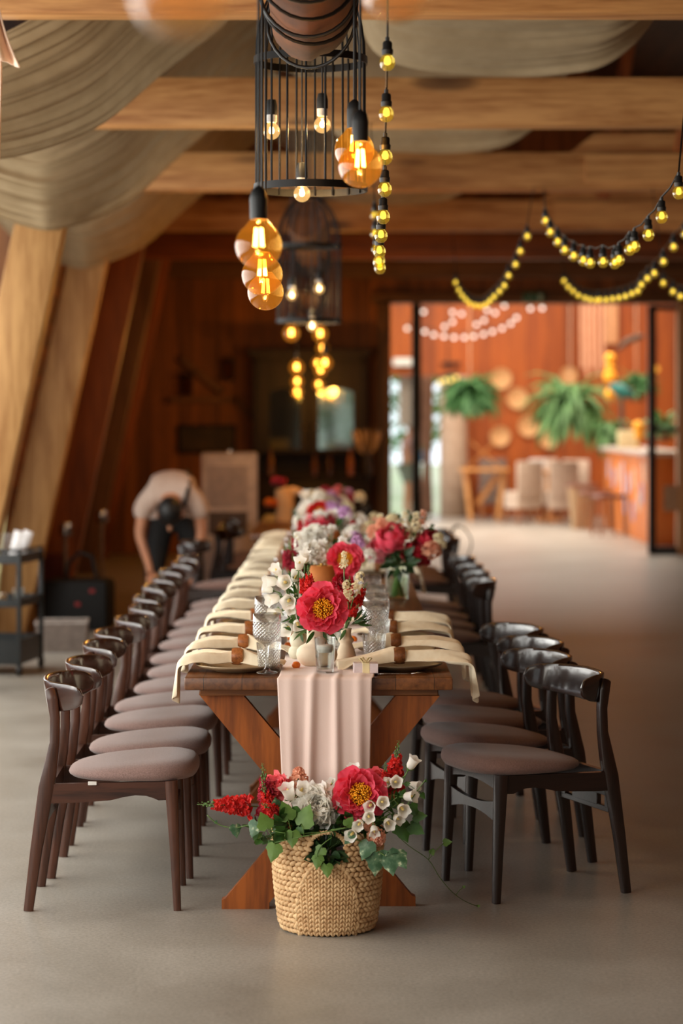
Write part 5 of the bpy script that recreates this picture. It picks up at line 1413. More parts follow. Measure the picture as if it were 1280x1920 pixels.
festoon('second yellow festoon light swag reaching up to the right edge', [(1284, 432, 12.4), (1262, 456, 12.8), (1243, 484, 13.2), (1226, 506, 13.6), (1213, 516, 14.0), (1202, 528, 14.3), (1195, 540, 14.6), (1184, 545, 14.9), (1172, 550, 15.1), (1160, 553, 15.3), (1148, 555, 15.5), (1136, 557, 15.7), (1124, 557, 15.9), (1117, 558, 16.1), (1106, 557, 16.3), (1096, 554, 16.5), (1084, 549, 16.7), (1074, 541, 16.9), (1065, 533, 17.1), (1057, 522, 17.3)], ends=((1.95, 13.3, 3.24), (1.886, 20.75, 3.24)))
festoon('yellow festoon light swag above the middle of the doorway', [(988, 437, 14.0), (975, 465, 14.3), (966, 490, 14.6), (953, 511, 14.9), (945, 530, 15.2), (936, 541, 15.5), (926, 551, 15.7), (918, 559, 15.9), (910, 566, 16.2), (900, 569, 16.4), (890, 568, 16.6), (880, 564, 16.8), (873, 557, 17.0), (866, 549, 17.2), (860, 539, 17.4), (854, 525, 17.6)],
        ends=((1.36, 16.99, 3.24), (.957, 20.75, 3.24)))
festoon('short yellow festoon light strand at the right edge over the doorway', [(1243, 525, 15.0), (1261, 541, 14.7), (1275, 550, 14.4), (1290, 548, 14.1)], ends=((2.2, 17.0, 3.24), (2.25, 13.3, 3.24)))
festoon('white globe lights strung in a shallow curve across the far room', [(763, 612, 36.5), (778, 617, 36.5), (796, 618, 36.5), (813, 624, 36.5), (832, 627, 36.5), (851, 629, 36.5), (870, 629, 36.5), (888, 627, 36.5), (906, 623, 36.5), (923, 618, 36.5), (941, 612, 36.5), (957, 603, 36.5), (968, 592, 36.5), (994, 575, 36.5), (1016, 574, 36.5)], 'white globe lights', wb_me, ends=((-.2, 36.5, 5.72), (3.9, 36.5, 5.72)))
festoon('white globe lights strung higher up in the far room', [(794, 581, 37.5), (833, 609, 37.5), (848, 600, 37.5), (848, 582, 37.5), (865, 585, 37.5), (893, 605, 37.5), (907, 597, 37.5), (913, 578, 37.5), (928, 583, 37.5), (945, 570, 37.5)], 'white globe lights', wb_me, ends=((.3, 37.5, 5.72), (3.4, 37.5, 5.72)))
# ================================================================== LEFT SIDE: TROLLEY AND CLUTTER
r = thing('service_trolley', 'black three tier service trolley at the left edge of the photo', 'trolley', (-2.19, 15.25, 0), radians(-8))
TW, TD = .44, .52
BLK = simple('trolley_black', (24, 30, 32), .4)
for zz, hh in ((.70, .055), (.43, .045), (.07, .15)):
    mb = MB()
    mb.add(box((0, 0, zz), (TW, TD, .008)))
    for sx, sy, w_, d_ in ((0, -TD / 2, TW, .008), (0, TD / 2, TW, .008), (-TW / 2, 0, .008, TD), (TW / 2, 0, .008, TD)): mb.add(box((sx, sy, zz + hh / 2), (w_, d_, hh), .001))
    obj('tray', mb, BLK, r)
for sx in (-1, 1):
    for sy in (-1, 1):
        obj('upright', MB().add(box((sx * TW / 2, sy * TD / 2, .42), (.028, .028, .70), .004)), BLK, r)
        w_ = obj('caster', MB().add(prism([(.035 * cos(a), .035 + .035 * sin(a)) for a in [2 * pi * k / 16 for k in range(16)]], 'x', sx * TW / 2 - .012, sx * TW / 2 + .012)), BLACKP, r, (0, sy * TD / 2, 0))
obj('handle_rail', MB().add(tube([(TW / 2, -TD / 2, .78), (TW / 2, TD / 2, .78)], .011, 8)).add(tube([(-TW / 2, -TD / 2, .78), (TW / 2, -TD / 2, .78)], .009, 8)), BLK, r)
PAPER = simple('paper', (240, 236, 236), .8)
def on_trolley(name, mb, m, x, y, z, label, cat, group=None):
    o = obj(name, mb, m, None, Matrix.Rotation(radians(-8), 4, 'Z') @ Vector((x, y, z)) + Vector((-2.19, 15.25, 0)), (0, 0, radians(-8)), angle=50); return tag(o, label, cat, group)
on_trolley('menu_card', MB().add(box((0, 0, .09), (.06, .008, .2), .001, Matrix.Rotation(.25, 4, 'Y'))), PAPER, .13, -.1, .71, 'white menu card leaning upright on the trolley top, front one', 'card', 'cards on the trolley')
on_trolley('menu_card', MB().add(box((0, 0, .09), (.06, .008, .2), .001, Matrix.Rotation(.3, 4, 'Y'))), PAPER, .16, -.02, .71, 'white menu card leaning upright on the trolley top, rear one', 'card', 'cards on the trolley')
on_trolley('candle_jar', MB().add(lathe([(0, 0), (.03, 0), (.032, .07), (.028, .07), (0, .05)], 20)), simple('pale_yellow_jar', (226, 220, 160), .4), .02, -.1, .705, 'small pale yellow jar on the top tray of the trolley', 'jar')
on_trolley('drinking_glass', MB().add(lathe([(0, 0), (.03, 0), (.036, .1), (.033, .1), (.027, .006), (0, .006)], 20)), thin_glass('trolley_glass', (.95, .97, .95), .3), .17, -.1, .435, 'empty drinking glass on the middle tray of the trolley', 'glass')
on_trolley('folded_towel', MB().add(box((0, 0, .03), (.2, .18, .06), .02)), LINEN, -.03, -.08, .435, 'folded cream towel on the middle tray of the trolley', 'towel')
on_trolley('acrylic_stand', MB().add(box((0, 0, .08), (.3, .006, .16))), thin_glass('acrylic', (.93, .93, .93), .2, haze=.15), -.06, .1, .71, 'clear acrylic sign holder at the back of the trolley top', 'stand')

r = thing('equipment_case', 'black soft equipment case with a handle behind the trolley', 'case', (-2.0, 18.3, 0), radians(-6))
obj('body', MB().add(box((0, 0, .19), (.50, .36, .38), .04)), simple('black_nylon', (14, 14, 15), .75, bump=.3, bscale=60), r)
obj('handle', MB().add(tube([(-.1, 0, .37), (-.08, 0, .5), (0, 0, .58), (.10, 0, .55), (.14, 0, .37)], .016, 8)), BLACKP, r)
for (x, z) in ((.14, .30), (.03, .20)): obj('red_tab', MB().add(box((x, -.19, z), (.04, .012, .03), .003)), simple('red_tab', (170, 24, 24), .5), r)
o = obj('red_bag', MB().add(box((0, 0, .27), (.26, .2, .54), .06)), simple('dark_red_cloth', (84, 24, 18), .8), None, (-2.28, 18.95, 0)); tag(o, 'dark red bag standing behind the black equipment case', 'bag')
mb = MB()
for (c, s_) in (((0, -.15, .1), (.34, .006, .2)), ((0, .15, .1), (.34, .006, .2)), ((-.17, 0, .1), (.006, .3, .2)), ((.17, 0, .1), (.006, .3, .2)), ((0, 0, .004), (.34, .3, .008))): mb.add(box(c, s_, .001))
r = thing('plastic_crate', 'see-through plastic storage box on the floor before the black case', 'box', (-1.93, 16.6, 0), radians(4))
obj('walls', mb, simple('frosted_plastic', (176, 160, 150), .5, trans=.5), r)
obj('rim', MB().add(tube([(-.175, -.155, .2), (.175, -.155, .2), (.175, .155, .2), (-.175, .155, .2), (-.175, -.155, .2)], .008, 6)), simple('frosted_rim', (196, 184, 176), .4), r)
for (px, d, zt, lab) in ((122, 18.7, .79, 'slim metal post with a chrome cylinder head behind the black case'), (190, 20.4, .82, 'slim metal post with a chrome cylinder head, nearer the bending person')):
    x = (px - 640) * d / 4500
    r = thing('metal_post', lab, 'post', (x, d, 0), 0, 'chrome headed posts')
    obj('tube', MB().add(tube([(0, 0, 0), (0, 0, zt - .05)], .017, 12)), WHITEP if False else simple('brushed_post', (150, 128, 112), .4, .5), r)
    obj('head', MB().add(lathe([(0, zt - .1), (.05, zt - .1), (.055, zt - .09), (.055, zt - .01), (.05, zt), (0, zt)], 24)), CHROME, r, angle=50)
    obj('foot', MB().add(lathe([(0, 0), (.08, 0), (.08, .01), (.02, .02), (0, .02)], 24)), BLACKM, r)

# ================================================================== BENDING PERSON
def skin_body(name, mat_, verts, edges, radii, parent=None, root=0, sub=2):
    me = bpy.data.meshes.new(name); me.from_pydata(verts, edges, []); me.materials.append(mat_)
    o = link(name, me, parent)
    sk = o.modifiers.new('skin', 'SKIN'); sk.use_smooth_shade = True
    for i, v in enumerate(me.skin_vertices[0].data):
        v.radius = radii[i] if isinstance(radii[i], tuple) else (radii[i],) * 2; v.use_root = (i == root)
    s = o.modifiers.new('smooth', 'SUBSURF'); s.levels = sub; s.render_levels = sub
    return o
SKIN = simple('skin', (196, 138, 104), .6, c2=(184, 124, 92), scale=10)
SHIRT = simple('white_shirt', (206, 184, 170), .85, c2=(192, 168, 154), scale=14, bump=.3, bscale=30)
TROUS = simple('black_trousers', (18, 17, 18), .8)
HAIRB = simple('black_hair', (14, 12, 12), .5, bump=.6, bscale=120, stretch=(1, 1, .2))
def person_bending(x, y):
    r = thing('person', 'person in a white shirt and black trousers bending forward, arms reaching down', 'person', (x, y, 0))
    # one continuous body: pelvis, spine bent forward (towards the camera, -y), neck, head, arms with hands, legs with feet
    V = [(0, .22, .90), (0, .12, 1.02), (0, -.04, 1.08), (0, -.18, 1.03), (0, -.25, .98), (0, -.31, .94), (0, -.36, .90),      # 0-6 pelvis .. head
         (.10, -.17, 1.03), (.20, -.17, .96), (.225, -.20, .74), (.17, -.27, .52), (.155, -.29, .46),                        # 7-11 right arm
         (-.10, -.17, 1.03), (-.20, -.17, .96), (-.235, -.20, .74), (-.16, -.27, .52), (-.145, -.29, .46),                    # 12-16 left arm
         (.10, .22, .86), (.15, .12, .48), (.15, .20, .09), (.155, .06, .035),                                              # 17-20 leg
         (-.10, .22, .86), (-.15, .12, .48), (-.15, .20, .09), (-.155, .06, .035)]
    E = [(0, 1), (1, 2), (2, 3), (3, 4), (4, 5), (5, 6), (3, 7), (7, 8), (8, 9), (9, 10), (10, 11), (3, 12), (12, 13), (13, 14), (14, 15), (15, 16), (0, 17), (17, 18), (18, 19), (19, 20), (0, 21), (21, 22), (22, 23), (23, 24)]
    R = [.13, (.15, .11), (.17, .11), (.15, .10), .055, .085, .085, .075, .055, .04, .028, .03, .075, .055, .04, .028, .03, .09, .06, .042, .035, .09, .06, .042, .035]
    body = skin_body('body', SKIN, V, E, R, r)
    # five fingers on each hand
    for s in (1, -1):
        hx = .155 * s if s > 0 else -.145
        for k in range(4):
            fx = hx + (-.018 + .012 * k)
            F = [(fx, -.29, .455), (fx + .002 * (k - 1.5), -.305, .415), (fx + .003 * (k - 1.5), -.30, .385 + .006 * abs(k - 1.5)), (fx + .003 * (k - 1.5), -.288, .365 + .008 * abs(k - 1.5))]
            obj('finger', MB().add(tube(F, [.0095, .009, .008, .006], 8)), SKIN, r, angle=180)
        obj('thumb', MB().add(tube([(hx - .022 * s, -.285, .465), (hx - .042 * s, -.305, .44), (hx - .040 * s, -.31, .41)], [.011, .010, .007], 8)), SKIN, r, angle=180)
    # clothing
    sh = skin_body('shirt', SHIRT, [(0, .20, .95), (0, .10, 1.05), (0, -.05, 1.10), (0, -.19, 1.04), (.11, -.17, 1.04), (.21, -.17, .96), (.225, -.19, .84), (-.11, -.17, 1.04), (-.21, -.17, .96), (-.23, -.19, .84)],
                   [(0, 1), (1, 2), (2, 3), (3, 4), (4, 5), (5, 6), (3, 7), (7, 8), (8, 9)], [(.16, .12), (.185, .13), (.2, .135), (.175, .125), .105, .088, .07, .105, .088, .07], r, 1)
    skin_body('trousers', TROUS, [(0, .22, .92), (.10, .22, .84), (.15, .12, .48), (.15, .20, .08), (-.10, .22, .84), (-.15, .12, .48), (-.15, .20, .08), (0, .16, 1.0)],
              [(0, 1), (1, 2), (2, 3), (0, 4), (4, 5), (5, 6), (0, 7)], [(.17, .14), .115, .085, .066, .115, .085, .066, (.155, .125)], r)
    for s in (1, -1):
        obj('shoe', MB().add(ball((.155 * s, .10, .045), (.048, .13, .045), 14, 8)), BLACKP, r, angle=180)
    # head hanging down: crown towards the camera, with hair, face below
    hd = obj('hair', MB().add(ball((0, -.37, .925), (.092, .10, .108), 20, 14)), HAIRB, r, angle=180)
    obj('ear', MB().add(ball((.088, -.33, .90), (.012, .02, .032), 8, 6)), SKIN, r, angle=180); obj('ear', MB().add(ball((-.088, -.33, .90), (.012, .02, .032), 8, 6)), SKIN, r, angle=180)
    obj('nose', MB().add(ball((0, -.35, .80), (.016, .022, .026), 8, 6)), SKIN, r, angle=180)
    obj('apron_strap', MB().add(tube([(.10, .02, 1.215), (.125, -.10, 1.19), (.135, -.22, 1.13), (.12, -.29, 1.03), (.10, -.31, .95)], [(.004, .016)] * 5, 8)), TROUS, r, angle=180)
    return r
person_bending((320 - 640) * 17.7 / 4500, 17.95)

# ================================================================== BACK OF THE HALL
CW, CD = .50, .36
r = thing('air_cooler', 'tall white air cooler with louvred front behind the bending person', 'air cooler', ((428 - 640) * 21 / 4500, 21.2, 0), radians(2))
WARMW = simple('cooler_white', (228, 206, 192), .45)
obj('housing', MB().add(box((0, 0, .66), (CW, CD, 1.28), .03)), WARMW, r)
mb = MB()
for k in range(12): mb.add(box((-.01, -CD / 2 - .006, .84 + .030 * k), (.34, .014, .017), .003))
obj('louvres', mb, simple('louvre_grey', (196, 172, 156), .5), r)
obj('filter_grille', MB().add(box((-.01, -CD / 2 - .002, .68), (.34, .012, .2), .003)), simple('grille_dark', (96, 78, 70), .6), r)
obj('control_knob', MB().add(lathe([(0, 0), (.03, 0), (.028, .02), (0, .022)], 20), Matrix.Translation((0, -.12, 1.30))), CHROME, r)
for sx in (-1, 1):
    for sy in (-1, 1): obj('caster', MB().add(ball((sx * .2, sy * .13, .022), .022, 10, 6)), BLACKP, r)

CABW = wood('dark_cabinet_wood', (34, 21, 14), (18, 11, 8), 'z', 8, .5, spec=.25)
cx = (580 - 640) * 27.5 / 4500
r = thing('display_cabinet', 'dark antique cabinet with two mirrored glass doors against the back wall', 'cabinet', (cx, 27.75, 0))
obj('base_cupboard', MB().add(box((0, -.05, .45), (1.34, .62, .9), .01)), CABW, r)
obj('worktop', MB().add(box((0, -.06, .92), (1.40, .66, .04), .008)), CABW, r)
mb = MB(); mb.add(box((0, .2, 1.62), (1.26, .05, 1.36))); mb.add(box((-.62, .02, 1.62), (.05, .4, 1.36), .004)); mb.add(box((.62, .02, 1.62), (.05, .4, 1.36), .004)); mb.add(box((0, .02, 1.20), (1.26, .4, .04), .004)); mb.add(box((0, .02, 2.27), (1.26, .4, .05), .004))
obj('upper_case', mb, CABW, r)
obj('cornice', MB().add(prism([(-.66, 2.29), (.66, 2.29), (.72, 2.38), (-.72, 2.38)], 'y', -.26, .24)), CABW, r)
MIRR = simple('cabinet_mirror', (126, 134, 120), .04, 1.0, c2=(116, 124, 110))
for s, (a0, a1) in ((-1, (505, 562)), (1, (597, 662))):
    xa, xb = (a0 - 640) * 27.5 / 4500 - cx, (a1 - 640) * 27.5 / 4500 - cx
    za, zb = 1.62 - (842 - 780) * 27.5 / 4500, 1.62 - (727 - 780) * 27.5 / 4500
    xl, xr = (-.60, -.01) if s < 0 else (.01, .60)
    mb = MB()
    mb.add(box(((xl + xa) / 2, -.19, 1.73), (xa - xl, .03, 1.04), .003)); mb.add(box(((xb + xr) / 2, -.19, 1.73), (xr - xb, .03, 1.04), .003))
    mb.add(box(((xa + xb) / 2, -.19, (1.21 + za) / 2), (xb - xa, .03, za - 1.21), .003)); mb.add(box(((xa + xb) / 2, -.19, (2.25 + zb) / 2), (xb - xa, .03, 2.25 - zb), .003))
    dr = obj('door', mb, CABW, r)
    n = 10
    pl_ = [(xa, za), (xb, za)] + [(xb - (xb - xa) * k / n, zb - .05 + .045 * sin(pi * k / n)) for k in range(n + 1)]
    obj('glass_panel', MB().add(prism(pl_, 'y', -.188, -.18)), MIRR, dr)
    mb = MB().add(prism([(xa, zb), (xb, zb)] + [(xb - (xb - xa) * k / n, zb - .05 + .045 * sin(pi * k / n)) for k in range(n + 1)], 'y', -.2, -.175))
    obj('arched_rail', mb, CABW, dr)
    obj('knob', MB().add(ball((xr - .05 if s < 0 else xl + .05, -.215, 1.5), .014, 8, 6)), BRASS, dr)
def bottle(px, py, d, h, c, lab, R=.036):
    p = at(px, py, d)
    o = obj('bottle', MB().add(lathe([(0, 0), (R, 0), (R, h * .6), (R * .4, h * .75), (R * .38, h * .95), (R * .45, h), (0, h)], 18)), simple('bottle_glass', c, .2, coat=.3), None, (p.x, d, .9405)); tag(o, lab, 'bottle', 'bottles on the dark cabinet')
for (px, h, c, lab) in ((590, .24, (92, 46, 24), 'brown bottle on the dark cabinet, leftmost of three'), (618, .26, (60, 26, 18), 'dark red bottle on the dark cabinet, middle of three'), (657, .30, (150, 84, 50), 'amber bottle on the dark cabinet, rightmost of three'), (508, .30, (110, 66, 40), 'tall brown bottle at the left end of the dark cabinet')):
    bottle(px, 0, 27.4, h, c, lab)
r = thing('pampas_vase', 'dark vase of pale pampas grass at the right end of the cabinet', 'vase', ((688 - 640) * 27.3 / 4500, 27.3, .941))
obj('vase', MB().add(lathe([(0, 0), (.05, 0), (.065, .1), (.04, .24), (.045, .26), (0, .26)], 20)), simple('dark_vase', (40, 30, 24), .4), r)
mb = MB(); rn = random.Random(4)
for k in range(9):
    a = rn.uniform(-.9, .9); q = rn.uniform(-.4, .4); tp = Vector((sin(a) * .20, q * .2, .36 + .10 * cos(a)))
    mb.add(tube([(0, 0, .2), tp * .7, tp, tp * 1.22 + Vector((0, 0, -.02))], [.003, .007, .017, .004], 7))
obj('plumes', mb, simple('pampas', (190, 156, 124), .9), r, angle=180)
# wall decoration left of the cabinet
for (px, py, lab) in ((350, 722, 'dark wall lantern left of the diagonal braces'), (428, 694, 'dark wall lantern above the diagonal braces')):
    p = at(px, py, 28.1)
    r = thing('wall_lantern', lab, 'lantern', (p.x, 28.12, p.z), 0, 'wall lanterns')
    mb = MB()
    for sx in (-1, 1):
        for sy in (-1, 1): mb.add(box((sx * .055, sy * .04, 0), (.014, .014, .2), .002))
    mb.add(box((0, 0, -.11), (.14, .11, .02), .003)); mb.add(box((0, 0, .11), (.15, .12, .03), .006))
    obj('frame', mb, BLACKM, r); obj('pane', MB().add(box((0, 0, 0), (.10, .07, .19))), thin_glass('lantern_pane', (.8, .7, .5), .2), r)
    obj('ring', MB().add(tube([(.03 * cos(a), 0, .15 + .03 * sin(a)) for a in [2 * pi * k / 12 for k in range(13)]], .004, 5)), BLACKM, r)
p = at(387, 823, 28.1)
r = thing('wall_picture', 'dark wide framed picture low on the back wall', 'picture', (p.x, 28.17, p.z))
mb = MB()
for (c, s_) in (((0, 0, .15), (.68, .03, .035)), ((0, 0, -.15), (.68, .03, .035)), ((-.325, 0, 0), (.035, .03, .3)), ((.325, 0, 0), (.035, .03, .3))): mb.add(box(c, s_, .003))
obj('frame', mb, CABW, r); obj('canvas', MB().add(box((0, .005, 0), (.62, .012, .27))), simple('dark_canvas', (70, 48, 30), .6, c2=(28, 22, 18), scale=5), r)
for (a, b_, lab) in (((318, 750), (446, 750), 'horizontal timber rail on the back wall left of the cabinet'), ((340, 672), (418, 736), 'upper diagonal timber brace on the back wall'), ((438, 745), (480, 790), 'lower diagonal timber brace ending at the cabinet')):
    o = obj('wall_brace', MB().add(beam(at(*a, 28.15), at(*b_, 28.15), .07, .09, .004, up=(0, 1, 0))), DARKT); tag(o, lab, 'brace', 'timber braces on the back wall')

# things on the bare far table
PAPC = simple('kraft_cream_paper', (214, 170, 120), .8, c2=(196, 150, 100), scale=9)
r = thing('wrapped_bouquet', 'upright bouquet in cream paper with pink and orange blooms on the far table', 'bouquet', (-.46, 19.3, TZ + .001))
obj('paper_wrap', MB().add(tube([(0, 0, 0), (.01, 0, .1), (0, 0, .2), (-.02, 0, .27)], [.085, .075, .075, .055], 18)), PAPC, r, angle=60)
obj('paper_fold', MB().add(tube([(-.02, 0, .21), (.08, 0, .245), (.20, 0, .22)], [(.05, .02), (.04, .02), (.012, .015)], 10)), PAPC, r, angle=60)
o = link('double_peony', cached(('ru', P_MAG.name, 'x'), lambda: m_ruffle(9, P_MAG, 60, .05, .045, 'carnation')), r, (-.05, 0, .29)); o = link('carnation', cached(('ru', P_ORANGE.name, 'x'), lambda: m_ruffle(9, P_ORANGE, 60, .05, .045, 'carnation')), r, (-.10, -.02, .12))
o = obj('teal_box', MB().add(box((0, 0, .065), (.1, .1, .13), .006)), simple('teal_card', (16, 96, 74), .5), None, (-.335, 18.75, TZ + .001)); tag(o, 'small teal green box on the far table left of the flowers', 'box')
o = obj('black_jar', MB().add(lathe([(0, 0), (.05, 0), (.058, .02), (.058, .1), (.045, .12), (.02, .13), (.012, .145), (0, .147)], 24)), BLACKP, None, (.20, 20.1, TZ + .001), angle=50); tag(o, 'round black lidded jar at the far end of the table row', 'jar')

# ================================================================== FAR ROOM
WICK = wood('wicker', (206, 158, 106), (178, 128, 80), 'x', 30, .7)
for k, (px, py, rad, lab) in enumerate(((939, 710, 20, 'woven round tray high on the orange wall left of the others'), (969.5, 747, 20, 'woven round tray on the orange wall between plants, second from the top'), (991, 799, 20, 'woven round tray in the middle of the orange wall'), (937, 818, 19, 'woven round tray low on the orange wall above the trestle table'), (1028, 822, 19, 'woven round tray half hidden by the tall palm leaves'), (1066, 704, 17, 'woven round tray right behind the top of the palm'), (1018, 738, 15, 'small woven round tray left of the palm top'))):
    p = at(px, py, 38.85); R_ = rad * 38.85 / 4500
    o = obj('woven_tray', MB().add(lathe([(0, 0), (R_ * .8, .0), (R_ * .95, .02), (R_, .05), (R_ * .93, .05), (R_ * .8, .015), (0, .012)], 28), Matrix.Rotation(pi / 2, 4, 'X')), WICK, None, (p.x, 38.88, p.z), angle=60)
    tag(o, lab, 'wall tray', 'woven trays on the orange wall')
LF1 = simple('fern_green', (72, 122, 62), .6, c2=(40, 84, 40), scale=8, trans=.25)
LF2 = simple('palm_green', (98, 138, 76), .6, c2=(60, 100, 50), scale=8, trans=.25)
def hangplant(name, label, px, py, d, R, n, L_, W, m, seed, potc, droop=1.0, pot=True, hang=True, wide=1.0):
    p = at(px, py, d); rn = random.Random(seed)
    r = thing(name, label, 'plant', p, 0, 'leafy plants in the far room')
    if pot: obj('pot', MB().add(lathe([(0, -.2), (.11, -.2), (.16, .02), (.15, .03), (.13, 0), (0, -.02)], 20)), potc, r, angle=50)
    if hang: obj('hanging_cord', MB().add(tube([(0, 0, 0), (0, 0, 5.65 - p.z)], .008, 5)), simple('cord', (196, 160, 130), .8), r)
    mb = MB()
    for k in range(n):
        a = rn.uniform(0, 2 * pi); e = rn.uniform(-.1, 1.35); l_ = L_ * rn.uniform(.6, 1.15)
        pts = []; q = Vector((.05 * cos(a), .05 * sin(a), 0)); dv = Vector((cos(a) * cos(e) * wide, sin(a) * cos(e), sin(e)))
        for i in range(6): pts.append(q.copy()); q = q + dv * l_ / 5; dv = (dv + Vector((0, 0, -.42 * droop))).normalized()
        vs = []; fs = []; side = Vector((-sin(a), cos(a), 0))
        for i, c in enumerate(pts):
            w_ = W * sin(pi * min(.97, (i + .4) / 5.6)); up = Vector((0, 0, w_ * .25))
            vs += [c - side * w_ - up, c + up, c + side * w_ - up]
        for i in range(5):
            for j in (0, 1): fs.append((i * 3 + j, i * 3 + j + 1, i * 3 + j + 4, i * 3 + j + 3))
        mb.add((vs, fs))
    obj('foliage', mb, m, r, angle=180)
TERR = simple('terracotta', (150, 90, 60), .7)
hangplant('hanging_fern', 'bushy green fern hanging left in the far room near the pillar', 880, 745, 36.4, .4, 230, .58, .05, LF1, 1, TERR, 1.15)
hangplant('potted_palm', 'tall arching palm hanging in the middle of the far room', 1068, 768, 35.6, .5, 190, .88, .05, LF2, 2, TERR, 1.25, wide=.8)
hangplant('trailing_plant', 'light green trailing plant at the left end of the bar counter', 1140, 812, 35.2, .3, 90, .55, .03, LF2, 3, TERR, 1.6, hang=False, pot=False, wide=.6)
hangplant('leafy_plant', 'dark green plant hanging behind the bar near the glass door', 1192, 728, 36.0, .3, 90, .38, .04, LF1, 5, TERR, .9)
hangplant('young_plant', 'green plant seen through the right glass door', 1243, 800, 32.0, .3, 60, .3, .035, LF2, 6, TERR, .9, hang=False)
# macrame cords
for k, px in enumerate((1088, 1097, 1106, 1116, 1127)):
    p = at(px, 690, 37.6)
    o = obj('macrame_cord', MB().add(tube([(p.x, 37.6, 5.69), (p.x + .02, 37.6, 3.4), (p.x + .03, 37.6, p.z - .12 * (k % 2))], .03, 7)), simple('cord_cotton', (206, 152, 118), .9)); tag(o, 'pale cotton macrame cord, %s from the left of five above the palm' % ORD[k], 'cord', 'macrame cords')
# pillar wrapped in beige cloth, curtains in the opening
def curtain(label, px0, px1, z0, z1, d, m, pinch=None):
    x0, x1 = (px0 - 640) * d / 4500, (px1 - 640) * d / 4500
    def f(u, v):
        z = z1 + (z0 - z1) * u; xm = (x0 + x1) / 2; k = 1.0
        if pinch: k = 1 - .5 * math.exp(-((u - pinch) / .22) ** 2)
        return (xm + (v - .5) * (x1 - x0) * k + (.06 * (1 - k)), d + .05 * sin(v * 30), z)
    o = obj('curtain', MB().add(grid(f, 24, 60)), m, angle=180); solid(o, .006); return tag(o, label, 'curtain', 'curtains in the far opening')
CURT = simple('beige_curtain', (196, 170, 146), .85, c2=(176, 148, 124), scale=6, trans=.25)
CURB = simple('brown_curtain', (160, 118, 92), .85, c2=(134, 96, 74), scale=6, trans=.2)
curtain('pale curtain hanging outside left behind the thin black door post', 748, 783, 1.45, 2.36, 39.16, simple('white_curtain', (222, 206, 192), .85, trans=.3))
curtain('brown tied back curtain right of the thin black door post', 782, 812, .02, 2.27, 38.8, CURB, .62)
o = obj('wrapped_pillar', MB().add(lathe([(0, 0), (.22, 0), (.215, 1.0), (.22, 2.1), (.23, 2.27), (0, 2.27)], 28, lambda a: 1 + .03 * cos(14 * a))), CURT, None, ((850 - 640) * 38.6 / 4500, 38.55, 0), angle=180); tag(o, 'pillar wrapped in beige cloth left of the hanging fern', 'pillar')
o = obj('wall_unit', MB().add(box((0, 0, 0), (.36, .18, .13), .02)), WHITEP, None, at(757, 679, 38.8)); tag(o, 'white wall mounted unit above the far opening', 'air conditioner')
# warm bulbs in a row
r = thing('bulb_bar', 'row of four glowing warm bulbs on a bar beside the fern', 'lamp', at(841, 712, 35.6))
for k, (px, py) in enumerate(((824, 717), (834, 713), (845, 713), (855, 708))):
    obj('bulb', MB().add(ball(at(px, py, 35.6) - at(841, 712, 35.6), .032, 12, 8)), emit('warm_bulb_glow', (1.0, .66, .16), 2.4), r, angle=180)
obj('rail', MB().add(tube([at(818, 708, 35.6) - at(841, 712, 35.6), at(860, 698, 35.6) - at(841, 712, 35.6)], .02, 6)).add(tube([at(839, 703, 35.6) - at(841, 712, 35.6), Vector((0, 0, 5.7 - at(841, 712, 35.6).z))], .008, 5)), BLACKM, r)
o = obj('wall_vent', MB().add(box((0, 0, 0), (.3, .05, .05), .005)), BLACKM, None, at(845, 682, 38.85)); tag(o, 'short dark bar on the orange wall above the warm bulbs', 'vent')
for (px, py, lab) in ((1229, 692, 'upper glowing orange bulb seen through the right glass door'), (1226, 745, 'lower glowing orange bulb seen through the right glass door')):
    o = obj('glow_bulb', MB().add(ball((0, 0, 0), .05, 12, 8)), emit('orange_glow', (1.0, .4, .06), 1.6), None, at(px, py, 31), angle=180); o.location.y += .4 * (py > 700); o.location.x += .02 * (py > 700); obj('cable', MB().add(tube([(0, 0, .04), (0, 0, 5.69 - o.location.z)], .005, 5)), CABLE, o); tag(o, lab, 'bulb', 'orange bulbs behind the glass door')
# tables and chairs
LW_ = wood('light_wood', (214, 152, 88), (176, 116, 58), 'x', 8, .5)
def xtable(px0, px1, pyt, d, label):
    x0, x1 = (px0 - 640) * d / 4500, (px1 - 640) * d / 4500; zt = 1.62 - (pyt - 780) * d / 4500; c = (x0 + x1) / 2; hw = (x1 - x0) / 2
    r = thing('wooden_table', label, 'table', (c, d, 0))
    obj('tabletop', MB().add(box((0, 0, zt - .02), (2 * hw, .7, .04), .006)), LW_, r)
    for s in (-1, 1): obj('leg', MB().add(beam((s * hw * .8, 0, zt - .04), (s * hw * .55, 0, 0), .06, .4, .006)), LW_, r)
    obj('brace', MB().add(beam((hw * .6, 0, zt - .1), (-hw * .3, 0, .25), .05, .08, .004)), LW_, r)
    return r
xtable(862, 952, 878, 37.2, 'light wooden table with slanting brace below the hanging fern')
r = thing('round_table', 'round light wooden table left of the palm in the far room', 'table', ((1030 - 640) * 37 / 4500, 37, 0))
obj('tabletop', MB().add(lathe([(0, .74), (.42, .74), (.44, .755), (.43, .775), (0, .775)], 32)), LW_, r, angle=50); obj('pedestal', MB().add(lathe([(0, 0), (.24, 0), (.2, .03), (.05, .06), (.05, .7), (.12, .74), (0, .74)], 20)), LW_, r, angle=50)
o = obj('white_box', MB().add(box((0, 0, .09), (.26, .16, .18), .01)), WHITEP, None, ((1008 - 640) * 36.8 / 4500, 36.85, .776)); tag(o, 'white box standing on the round far table', 'box')
r = thing('folding_rack', 'small crossed wooden rack standing on the table below the fern', 'rack', ((905 - 640) * 37.2 / 4500, 37.15, 1.62 - 98 * 37.2 / 4500))
